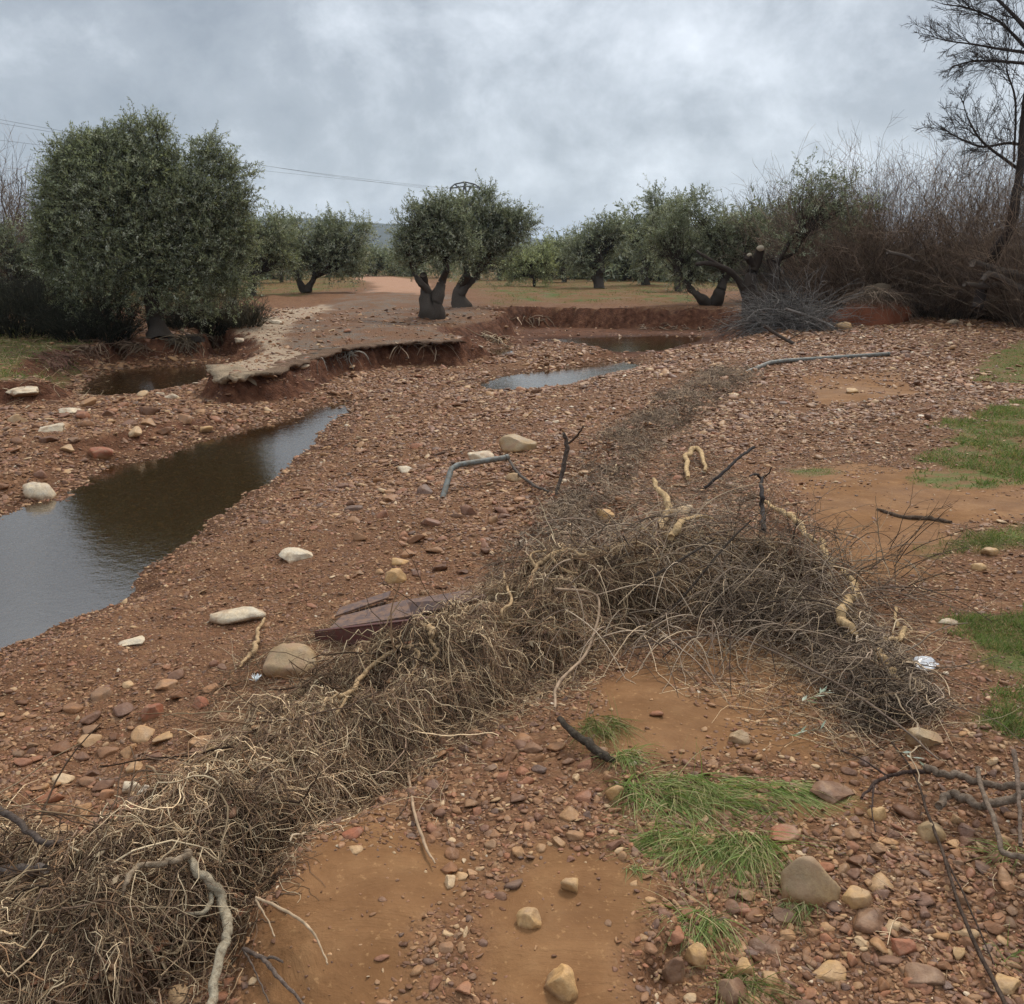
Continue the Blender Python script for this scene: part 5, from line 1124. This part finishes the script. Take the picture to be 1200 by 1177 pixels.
# ---- bare growth
SHR = np.array([(.22,.150,.105),(.17,.120,.088),(.28,.195,.135),(.13,.095,.070),(.34,.25,.175)])
def shrub(px, py, wpx, hpx, n, label, seed, pal=SHR, name='bare_shrub', lean=0.0, group='bare shrubs on the right', Yd=None, fine=3, cat_='shrub', thick=1.0):
    rn = np.random.default_rng(seed); g = G(px, py)[0]
    if Yd is not None: g = np.array([*WY(px, py, Yd)[:2], 0.0]); g[2] = H(g[0:1], g[1:2])[0]
    Yd = g[1]; s = Yd / FPX; W_, Hh = wpx * s / 2, hpx * s * 1.06; n = int(n * 1.4)
    root = thing(name, tuple(g), label, cat_, group)
    a = rn.uniform(0, 6.28, n); rr = np.sqrt(rn.uniform(0, 1, n)); P0 = np.stack([g[0] + np.cos(a) * rr * W_ * .6, g[1] + np.sin(a) * rr * W_ * .5, np.full(n, g[2] - .05)], -1)
    D = np.stack([np.cos(a) * rr * .7 + lean + rn.normal(size=n) * .30, np.sin(a) * rr * .5 + rn.normal(size=n) * .28, np.ones(n)], -1)
    C1 = walk(P0, D, Hh * rn.uniform(.40, 1.08, n), 9, .11, .0, .05, rn); parts = [strands(C1, (.26 * s + .003) * thick, pal * .8, 3, .35, rn)]
    C2, _, _ = branchoff(C1, fine + 1, .12, .97, .65, 7, .46, .12, .10, rn); parts.append(strands(C2, (.17 * s + .001) * thick, pal, 3, .4, rn))
    C3, _, _ = branchoff(C2, fine + 1, .1, .98, .7, 5, .6, .14, .05, rn); parts.append(strands(C3, (.13 * s + .0005) * thick, pal * 1.1, 3, .5, rn))
    V, F, C = cat(parts); obj('branches', mesh('branches', V, F, False, C, [M['twig']]), root); return root
shrub(1000, 368, 150, 165, 230, 'bare thicket with tall fine twigs behind the earth mound', 71, Yd=27)
shrub(1075, 372, 150, 180, 260, 'highest bare reddish thicket left of the leaning alder', 72, Yd=26.5)
shrub(1150, 378, 150, 190, 260, 'bare thicket around the foot of the leaning alder', 73, Yd=26)
shrub(1235, 385, 150, 200, 240, 'bare thicket cut off by the right edge of the view', 74)
shrub(955, 362, 110, 130, 200, 'greyish bare bush between pruned olive and earth mound', 75, pal=np.array([(.13,.115,.095),(.10,.09,.075),(.16,.145,.12)]))
shrub(1040, 376, 130, 90, 220, 'low dense bramble thicket directly above the earth mound', 76, pal=SHR * .9, Yd=27)
shrub(1110, 385, 130, 85, 220, 'low brown bramble thicket right of the earth mound', 77, pal=SHR * .95, Yd=25.5)
shrub(1190, 392, 110, 80, 200, 'low dark bramble thicket below the fallen limbs', 78, pal=SHR * .9, Yd=24.5)
shrub(925, 345, 120, 130, 160, 'pale grey twiggy bush behind the pruned olive', 79, pal=np.array([(.14,.12,.10),(.17,.15,.125)]), Yd=33)
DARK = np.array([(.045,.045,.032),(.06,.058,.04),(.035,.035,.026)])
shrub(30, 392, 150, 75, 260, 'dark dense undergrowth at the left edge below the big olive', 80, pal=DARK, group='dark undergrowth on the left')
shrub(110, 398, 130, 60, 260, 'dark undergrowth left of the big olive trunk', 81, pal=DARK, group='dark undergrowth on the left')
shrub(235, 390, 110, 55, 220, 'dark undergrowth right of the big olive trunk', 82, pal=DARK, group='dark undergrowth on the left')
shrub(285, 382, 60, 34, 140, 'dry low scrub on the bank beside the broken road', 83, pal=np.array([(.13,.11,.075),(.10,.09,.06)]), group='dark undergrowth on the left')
shrub(22, 360, 110, 165, 120, 'bare brown tree like bush rising behind the left undergrowth', 84, pal=SHR * .9, group=None, Yd=32)
shrub(-20, 360, 120, 140, 120, 'bare bush cut off by the left edge of the view', 85, pal=SHR * .8, group=None, Yd=30)
tree(20, 372, [(15,330,44,36),(50,345,34,30),(-20,320,40,44),(5,290,30,24),(60,315,26,26)], 'dark evergreen bush at the left edge behind the undergrowth', 86, 30000, [([(20,374),(18,350)], [4,3])], name='evergreen_tree', pal=OLV * .75, group=None, Yd=27)

def bare_tree(label, px, py, stems, seed, Yd=None, per=(9, 6, 5), col=(.075,.06,.05), r2=1.0, name='bare_tree', subpx=((.42,.24,.16))):
    rn = np.random.default_rng(seed); g = G(px, py)[0]; Yd = Yd or g[1]; s = Yd / FPX; root = thing(name, tuple(g), label, 'tree'); parts = []; fine = []
    for k, (pts, rp) in enumerate(stems):
        Q = np.array([WY(x, y, Yd + .3 * math.sin(i * 1.3 + k)) for i, (x, y) in enumerate(pts)]); V, F = limb(Q, [a * s * (1 if k == 0 else .62) for a in rp], 34, 10, .14, seed + k); parts.append((V, F, col))
        if k == 0 and len(stems) > 1: continue
        S = spline(Q, 14)[None]; B, _, _ = branchoff(S, per[0], .15, .98, .8, 10, .50, .09, .12, rn); fine.append(strands(B, subpx[0] * s, np.array([col]), 4, .35, rn))
        B2, _, _ = branchoff(B, per[1], .15, .98, .65, 8, .55, .10, .05, rn); fine.append(strands(B2, subpx[1] * s, np.array([col]) * 1.1, 3, .5, rn))
        B3, _, _ = branchoff(B2, per[2], .15, .98, .6, 6, .6, .12, .03, rn); fine.append(strands(B3, subpx[2] * s, np.array([col]) * 1.2, 3, .5, rn))
    V, F, C = cat(parts); obj('trunk', mesh('trunk', V, F, True, C, [M['bark']]), root); V, F, C = cat(fine); obj('twigs', mesh('twigs', V, F, False, C, [M['twig']]), root); return root
bare_tree('tall bare alder with a leaning dark trunk at the right edge', 1145, 380,
 [([(1145,362),(1155,325),(1165,298),(1183,270),(1190,235),(1196,190),(1200,130),(1210,60)], [6,6,6,5.5,5,4,3,2.5]),
  ([(1198,170),(1180,168),(1150,172),(1120,160),(1105,150)], [3,2.5,2,1.2,.6]), ([(1196,200),(1175,185),(1150,165),(1135,140),(1128,118)], [3,2.5,2,1.2,.6]),
  ([(1204,62),(1175,58),(1140,52),(1110,48),(1090,42)], [3,2.2,1.5,1,.5]), ([(1206,75),(1170,72),(1140,72),(1115,78)], [3,2,1.5,.7]), ([(1208,40),(1185,15),(1160,-10),(1140,-40)], [4,3,2,1.5]),
  ([(1204,58),(1170,25),(1135,10),(1105,5)], [3,2.2,1.5,.7]), ([(1200,130),(1225,80),(1240,20)], [3,2,1.5]), ([(1190,235),(1210,200),(1230,150)], [3,2,1.5]), ([(1188,190),(1190,120),(1180,80),(1185,40)], [2,1.8,1.2,.7])], 90, Yd=22.5, per=(20, 8, 6), col=(.055,.044,.038))
bare_tree('small bare tree behind the left edge bush', 60, 366, [([(62,330),(66,290),(70,255)], [2.5,2,1.4]), ([(66,290),(80,262),(84,235)], [1.5,1,.6]), ([(70,262),(66,238),(70,220)], [1.5,1,.6]), ([(66,275),(45,250),(38,228)], [1.5,1,.6])], 91, Yd=34, per=(7, 5, 3))
bare_tree('small bare tree further left against the sky', 5, 366, [([(10,340),(12,290),(12,260)], [3,2,1.4]), ([(12,275),(22,240),(26,208)], [1.5,1,.6]), ([(12,265),(2,235),(5,215)], [1.5,1,.6]), ([(12,285),(40,262),(52,240)], [1.5,1,.6])], 92, Yd=36, per=(7, 5, 3))

# pruned olive: sawn limbs, one long low limb to the left, sparse leafy shoots to the right
def pruned():
    g = G(880, 376)[0]; Yd = g[1]; s = Yd / FPX; bk = (.058,.045,.036)
    root = thing('pruned_olive', tuple(g), 'pruned olive with pale sawn limb ends and one long limb reaching left', 'olive tree'); parts = []
    for k, (pts, rp) in enumerate([([(880,380),(881,360),(878,345),(876,335)], [14,12,10,8]), ([(876,350),(866,330),(852,316),(832,309),(815,310)], [5,4,3,2.5,2]), ([(852,316),(835,306),(820,297),(817,294)], [2,2,1.5,1]),
        ([(878,345),(880,325),(886,308),(891,292)], [7,6,6,6]), ([(884,312),(878,305),(876,300)], [4,4,4]), ([(890,360),(903,345),(908,325),(907,305)], [8,7,6,7]), ([(907,308),(915,300),(925,285),(935,272)], [4,3,2.5,2]), ([(912,304),(930,296),(948,270),(962,250)], [3,2,1.6,1.2])]):
        Q = np.array([WY(x, y, Yd + (.2 * math.sin(k * 2 + i))) for i, (x, y) in enumerate(pts)]) if k else np.array([WY(x, y, Yd) for x, y in pts]); V, F = limb(Q, [a * s for a in rp], 22, 10, .2, k + 3); parts.append((V, F, bk))
    V, F, C = cat(parts); obj('trunk', mesh('trunk', V, F, True, C, [M['bark']]), root)
    for (x, y, r) in ((891, 291, 4.2), (878, 299, 2.8)):
        c = WY(x, y, Yd - .12) ; n = 14; a = np.arange(n) * 2 * math.pi / n; V = [c + np.array([math.cos(t) * r * s, -.03 - .25 * r * s * math.sin(t), math.sin(t) * r * s * .8]) for t in a] + [c + np.array([0, -.035, 0])] + [c + np.array([math.cos(t) * r * s * .8, .1, math.sin(t) * r * s * .6]) for t in a]
        F = [np.array([[i, (i + 1) % n, n] for i in range(n)])[:, ::-1], np.array([[i, (i + 1) % n, n + 1 + (i + 1) % n, n + 1 + i] for i in range(n)])]; obj('sawn_end', mesh('sawn_end', V, F, False, np.tile((.5,.42,.3), (len(V), 1)), [M['twig']]), root)
    lv, st, P0, wh, c = crown([(935,262,22,24),(960,230,24,22),(945,215,16,18),(985,215,20,16),(915,250,14,22),(1000,235,22,18),(950,195,8,10),(930,290,20,16),(975,260,24,18)], Yd, 3.4 * s, 9000, OLV * 1.1, 55, 20 * s)
    rn = np.random.default_rng(2); BP = [spline([WY(940, 280, Yd), (WY(940, 260, Yd) + P0[k]) / 2 + rn.normal(size=3) * .1, P0[k]], 7) for k in range(0, len(P0), 3)]
    V, F, C = cat([strands(np.array(BP), .45 * s, np.array([bk]), 3, .4, rn), st]); obj('shoots', mesh('shoots', V, F, False, C, [M['twig']]), root)
    V, F, C = lv; obj('crown', mesh('crown', V, F, False, C, [M['leaf']]), root)
pruned()

# brush pile, earth mound, fallen limbs
def brush_pile():
    g = G(925, 384)[0]; Yd = g[1]; s = Yd / FPX; rn = np.random.default_rng(66); n = 800
    root = thing('brush_pile', tuple(g), 'heap of grey cut branches at the foot of the pruned olive', 'brush pile')
    a = rn.uniform(0, 6.28, n); rr = np.sqrt(rn.uniform(0, 1, n)); W_ = 40 * s; P0 = np.stack([g[0] + np.cos(a) * rr * W_, g[1] + np.sin(a) * rr * W_ * .7, g[2] + rn.uniform(0, 1, n) * (1 - rr ** 2) * 34 * s], -1)
    D = np.stack([rn.normal(size=n) - .4, rn.normal(size=n) * .7, rn.normal(size=n) * .45 + .1], -1); C1 = settle(walk(P0, D, rn.uniform(.5, 1.6, n), 9, .08, .05, .03, rn), .01, H)
    pal = np.array([(.22,.20,.18),(.16,.145,.13),(.28,.25,.22),(.10,.09,.08)]); parts = [strands(C1, .32 * s, pal, 3, .4, rn)]
    C2, _, _ = branchoff(C1, 4, .1, .95, .7, 5, .4, .1, rn=rn); parts.append(strands(C2, .2 * s, pal, 3, .5, rn))
    V, F, C = cat(parts); obj('cut_branches', mesh('cut_branches', V, F, False, C, [M['twig']]), root)
brush_pile()
def mound():
    pts = [(985,378),(1000,362),(1020,345),(1040,342),(1060,352),(1068,362),(1066,378)]; Yd = G(1025, 380)[0][1] - .1; P = np.array([WY(x, y, Yd) for x, y in pts]); c = G(1025, 380)[0]; c[1] = Yd + .5
    V, F = ICO[4]; V = V.copy(); s = Yd / FPX; X = V[:, 0]; top = np.interp(X, [-1, -.6, -.1, .35, .8, 1], [.3, .6, .95, 1.0, .75, .3])
    V = V * np.array([46 * s, .75, 44 * s]) * np.stack([np.ones(len(V)), np.ones(len(V)), top], -1) * (1 + .16 * vn3(V * 2.2, 4) + .10 * vn3(V * 6, 5) + .05 * vn3(V * 14, 6))[:, None]
    k = sm(.45, .8, V[:, 2] / (36 * s)); C = np.array([.27, .10, .055])[None] * (1 - k[:, None]) + np.array([.13, .10, .07])[None] * k[:, None]
    root = thing('earth_mound', tuple(c), 'upturned mound of dark red earth under the bare thicket', 'earth mound'); obj('earth', mesh('earth', V + c, F, True, C, [M['litter']]), root)
    rn = np.random.default_rng(6); n = 420; a = rn.uniform(0, 6.28, n); t = rn.uniform(.2, .95, n); q_ = np.stack([c[0] + np.cos(a) * 44 * s * t, c[1] - .2 + np.sin(a) * .5 * t, c[2] + 40 * s * np.sqrt(1 - t ** 2)], -1)
    D = np.stack([rn.normal(size=n), rn.normal(size=n) - .6, rn.normal(size=n) * .3], -1); V, F, C = strands(walk(q_, D, rn.uniform(.3, 1.0, n), 8, .12, .12, .02, rn), .3 * s, SHR, 3, .4, rn); obj('roots', mesh('roots', V, F, False, C, [M['twig']]), root)
mound()
def limbs_far():
    def br(pts, rp, lb, Yd, col=(.13,.105,.085), seed=0, kids=5):
        s = Yd / FPX; rn = np.random.default_rng(seed); Q = np.array([WY(x, y, Yd + .2 * math.sin(i)) for i, (x, y) in enumerate(pts)]); V, F = limb(Q, [a * s for a in rp], 24, 8, .18, seed); B, _, _ = branchoff(spline(Q, 12)[None], kids, .2, .95, .7, 8, .35, .1, rn=rn)
        V, F, C = cat([(V, F, col), strands(B, .6 * s, np.array([col]), 4, .4, rn)]); tag(obj('fallen_limb', mesh('fallen_limb', V, F, True, C, [M['bark']]), None, tuple(Q[0])), lb, 'branch')
    Y0 = G(1160, 385)[0][1]
    br([(1140,308),(1165,316),(1190,322),(1215,330)], [5,5,5,5], 'thick fallen limb right of the leaning alder foot', Y0, seed=1)
    br([(1130,333),(1155,336),(1185,334),(1215,345)], [3,3.5,4,4], 'lower fallen limb below the thick one at the right', Y0, seed=2)
    br([(1150,330),(1160,322),(1180,330),(1205,345)], [3,4,4,4], 'bent fallen limb crossing the lower one', Y0 - .3, seed=3)
    br([(1040,296),(1060,300),(1072,306)], [2,2,1.5], 'pale broken branch caught in the thicket', Y0 + 1, seed=4)
    br([(920,362),(945,370),(965,378),(978,385)], [1.6,1.8,1.8,2], 'light grey branch leaning on the brush pile', G(950, 386)[0][1] - .5, (.26,.23,.20), 5)
    br([(895,382),(915,395),(935,404),(966,408)], [2,2,2,1.4], 'thin dark branch lying in front of the brush pile', G(930, 405)[0][1], (.11,.09,.075), 6, 3)
limbs_far()

# hanging roots along the eroded bank
def bank_roots(spec, label, seed, pal=np.array([(.42,.30,.20),(.30,.21,.14),(.22,.15,.10)]), n=60, Lp=24, name='hanging_roots'):
    rn = np.random.default_rng(seed); P = np.array(spec, float); t = rn.uniform(0, 1, n); x = np.interp(t, np.linspace(0, 1, len(P)), P[:, 0]); y = np.interp(t, np.linspace(0, 1, len(P)), P[:, 1]) + rn.normal(size=n) * 1.5
    g = G(x, y); s = g[:, 1] / FPX; D = np.stack([rn.normal(size=n) * .7, -rn.uniform(.3, 1, n), rn.uniform(-.2, .4, n)], -1); g[:, 2] += .02
    W_ = settle(walk(g, D, rn.uniform(.3, 1.3, n) * Lp * s, 9, .16, .14, .03, rn), .015, H); V, F, C = strands(W_, rn.uniform(.25, .9, n) * s, pal, 4, .4, rn)
    c = tuple(g.mean(0)); tag(obj(name, mesh(name, V, F, False, C, [M['twig']]), None, c), label, 'roots')
bank_roots([(365,425),(400,412),(415,415)], 'grey dead roots hanging off the corner of the broken road', 1, np.array([(.30,.26,.21),(.22,.19,.15)]), 60, 34)
bank_roots([(455,405),(500,405),(520,405)], 'pale roots dangling from the bank left of the centre pool', 2, n=26, Lp=30)
bank_roots([(565,392),(580,398),(590,396)], 'cluster of bright twisted roots beside the tiny puddle', 3, np.array([(.55,.42,.28),(.45,.33,.21)]), 26, 30)
bank_roots([(600,376),(640,374)], 'thin roots along the left half of the grove bank', 4, n=20, Lp=20)
bank_roots([(750,384),(800,384),(858,386)], 'pale roots trailing along the right half of the grove bank', 5, n=40, Lp=26)
bank_roots([(95,415),(130,400),(172,408)], 'red brown roots hanging over the grassy left bank', 6, np.array([(.20,.12,.08),(.28,.19,.12)]), 160, 30)
bank_roots([(60,430),(75,425),(85,418)], 'fringe of reddish rootlets at the corner of the left bank', 7, np.array([(.20,.10,.07),(.26,.15,.10)]), 200, 26)
bank_roots([(200,402),(230,396),(262,390)], 'tangle of roots below the big olive trunk', 8, np.array([(.17,.13,.09),(.24,.18,.12)]), 170, 34)

# rubble crust of the broken road edge
def road_crust():
    lb = 'broken pale slab of road crust at the washed out edge'
    spots = [(262,440,26,9),(310,437,30,8),(352,428,20,7)]
    for i, (x, y, w_, h_) in enumerate(spots): big_stone(x, y, w_, h_, 700 + i, 'crust', lb, 'road_slab', sink=.42, cat_='road slab', lump=.10, sub=3, cuts=14, group='broken slabs of the road edge', rot=.1)
M['crust'] = stone_mat('road_crust', colr=(.38, .30, .215))
road_crust()

def road_lip():
    pts = np.array([(250,428),(255,438),(266,442),(300,439),(330,433),(358,424),(385,415),(410,409),(445,405),(480,404),(515,404),(545,403)], float)
    P = spline(Wz(pts[:, 0], pts[:, 1], 0), 260); T = nrm(np.gradient(P, axis=0)); out = np.stack([T[:, 1], -T[:, 0]], -1); n = len(P); q_ = np.arange(n)
    c0 = P[:, :2]; t = np.linspace(0, 1, n); o1 = .06 + .16 * fbm(q_ * .13, q_ * 0, 3, 5, .65); o1 = np.clip(o1, .0, .3); th = .015 + .03 * (1 - t) + .03 * fbm(q_ * .3, q_ * 0, 8, 3)
    prof = []
    for off, dz in ((-.55, .0), (-.3, .012), (-.1, .016), (None, .006), (None, -1), (-.25, -1.3)):
        o_ = o1 if off is None else np.full(n, off); xy = c0 + out * (o_ + (-.025 if dz == -1 else 0))[:, None]
        ztop = np.maximum(H(*(c0 - out * .45).T), -.03); z = ztop + (dz if dz > -1 else 0) - (th if dz == -1 else (th * 1.3 if dz < -1 else 0)); z = z + .030 * fbm(xy[:, 0] * 3.5, xy[:, 1] * 3.5, 4, 3) + .030 * fbm(xy[:, 0] * 14, xy[:, 1] * 14, 6, 3)
        if off == -.55: z = H(xy[:, 0], xy[:, 1]) - .02
        prof.append(np.stack([xy[:, 0], xy[:, 1], z], -1))
    m_ = len(prof); V = np.stack(prof, 1).reshape(-1, 3); i = np.arange(n - 1)[:, None] * m_; j = np.arange(m_ - 1)[None]; F = np.stack([i + j, i + j + 1, i + j + 1 + m_, i + j + m_], -1).reshape(-1, 4)
    k = sm(.15, .45, np.repeat(t, m_) + .15 * fbm(V[:, 0] * 2, V[:, 1] * 2, 3, 3)); C = np.array([.36,.275,.185])[None] * (1 - k[:, None]) + np.array([.19,.125,.085])[None] * k[:, None]; C = C * (1 + .55 * fbm(V[:, 0] * 7, V[:, 1] * 7, 9, 4))[:, None]
    tag(obj('road_crust', mesh('road_crust', V, F, True, C, [M['litter']]), None, tuple(P[n // 2])), 'undercut crust of the washed out gravel road with its pale tip', 'road crust')
road_lip()
def sprig(px, py, lift, ang, n, label, seed):
    rn = np.random.default_rng(seed); p = px_line([(px, py)], lift, False)[0]; d = np.array([math.cos(ang), math.sin(ang), .15]); P = walk(p[None], d[None], np.array([.16]), 8, .12, .05, 0, rn); parts = [strands(P, .0016, np.array([(.25,.2,.13)]), 4, .4, rn)]
    V = []; 
    for k in range(n):
        t = k / n * 6.5; i = int(t); q_ = P[0, i] * (1 - t + i) + P[0, i + 1] * (t - i); dd = nrm(nrm(P[0, i + 1] - P[0, i]) + nrm(rn.normal(size=3)) * .8); s_ = nrm(np.cross(dd, rn.normal(size=3) * .4 + [0, 0, 1])) * .0045; L_ = rn.uniform(.035, .055); V += [q_, q_ + dd * L_ * .45 + s_, q_ + dd * L_, q_ + dd * L_ * .45 - s_]
    root = thing('olive_sprig', tuple(p), label, 'olive sprig', 'torn olive sprigs'); v, f, c = cat(parts); obj('stem', mesh('stem', v, f, False, c, [M['twig']]), root)
    c = np.repeat(np.array([(.42,.48,.36),(.20,.26,.13),(.50,.54,.44)])[rn.integers(3, size=n)], 4, 0); obj('leaves', mesh('leaves', V, np.arange(n * 4).reshape(-1, 4), False, c, [M['grass']]), root)
sprig(940, 822, .06, .2, 16, 'silvery olive sprig caught in roots above the wet sand', 1)
sprig(925, 862, .03, -.4, 8, 'small olive sprig lying on the wet sand beside the dark root clump', 2)
sprig(1050, 880, .05, -.6, 8, 'olive sprig over the stones left of the grey crossing branches', 3)
sprig(955, 710, .10, 2.2, 8, 'single olive sprig inside the bramble tangle', 4)

# ---------------------------------------------------------------- power line
def pylon():
    Yd = 130.0; p = WY(544, 300, Yd); mt, _, b = mat('pylon_steel', .6, .4); b.inputs['Base Color'].default_value = (.10, .105, .11, 1)
    root = thing('electricity_pylon', (p[0], Yd, 0), 'steel electricity pylon with arched crossarm above the centre olives', 'pylon')
    def bar(segs, r, nm): 
        parts = []
        for a, b_ in segs: a, b_ = np.array(WY(*a, Yd)), np.array(WY(*b_, Yd)); V, F = tubes(np.stack([a, b_])[None], np.full((1, 2), r), 6); parts.append((V, F, (.1, .1, .1)))
        V, F, C = cat(parts); obj(nm, mesh(nm, V, F, False, mats=[mt]), root)
    bar([((541,232),(540,318)), ((547,232),(548,318))] + [((541, y), (547, y + 8)) for y in range(232, 312, 8)] + [((547, y), (541, y + 8)) for y in range(232, 312, 8)], .07, 'mast')
    bar([((527,221),(533,216)), ((533,216),(545,213.5)), ((545,213.5),(556,216)), ((556,216),(563,220)), ((527,221),(545,218.5)), ((545,218.5),(563,220)), ((533,216),(545,228)), ((556,216),(545,228)), ((541,232),(537,218)), ((547,232),(551,218)), ((545,213.5),(541,232)), ((545,213.5),(547,232))], .10, 'crossarm')
    for x, y in ((528, 221), (545, 219), (562, 220)): bar([((x, y), (x, y + 3.5))], .13, 'insulator')
pylon()
def wire(a, Ya, b, Yb, sag, lb, name='power_wire', r=.013):
    A, B = np.array(WY(*a, Ya)), np.array(WY(*b, Yb)); t = np.linspace(0, 1, 40)[:, None]; P = A * (1 - t) + B * t; P[:, 2] -= sag * 4 * (t * (1 - t))[:, 0]
    V, F = tubes(P[None], np.full((1, 40), r), 4); o = obj(name, mesh(name, V, F, False, mats=[M['wire']]), None, tuple(A)); tag(o, lb, 'power line', 'wires of the power line')
M['wire'] = mat('wire', .6)[0]; M['wire'].node_tree.nodes['Principled BSDF'].inputs['Base Color'].default_value = (.16, .17, .18, 1)
wire((-150, 112), 58, (528, 224), 130, .5, 'upper power wire running left from the pylon over the big olive')
wire((-150, 118), 60, (545, 222), 130, .6, 'middle power wire running left from the pylon, close under the upper one')
wire((-150, 146), 56, (562, 224), 130, .3, 'lowest power wire running left from the pylon')
wire((562, 223), 130, (668, 281), 330, 1.0, 'power wire running right from the pylon down towards the hills')
wire((545, 222), 130, (650, 279), 330, 1.0, 'second power wire running away right behind the centre olives')
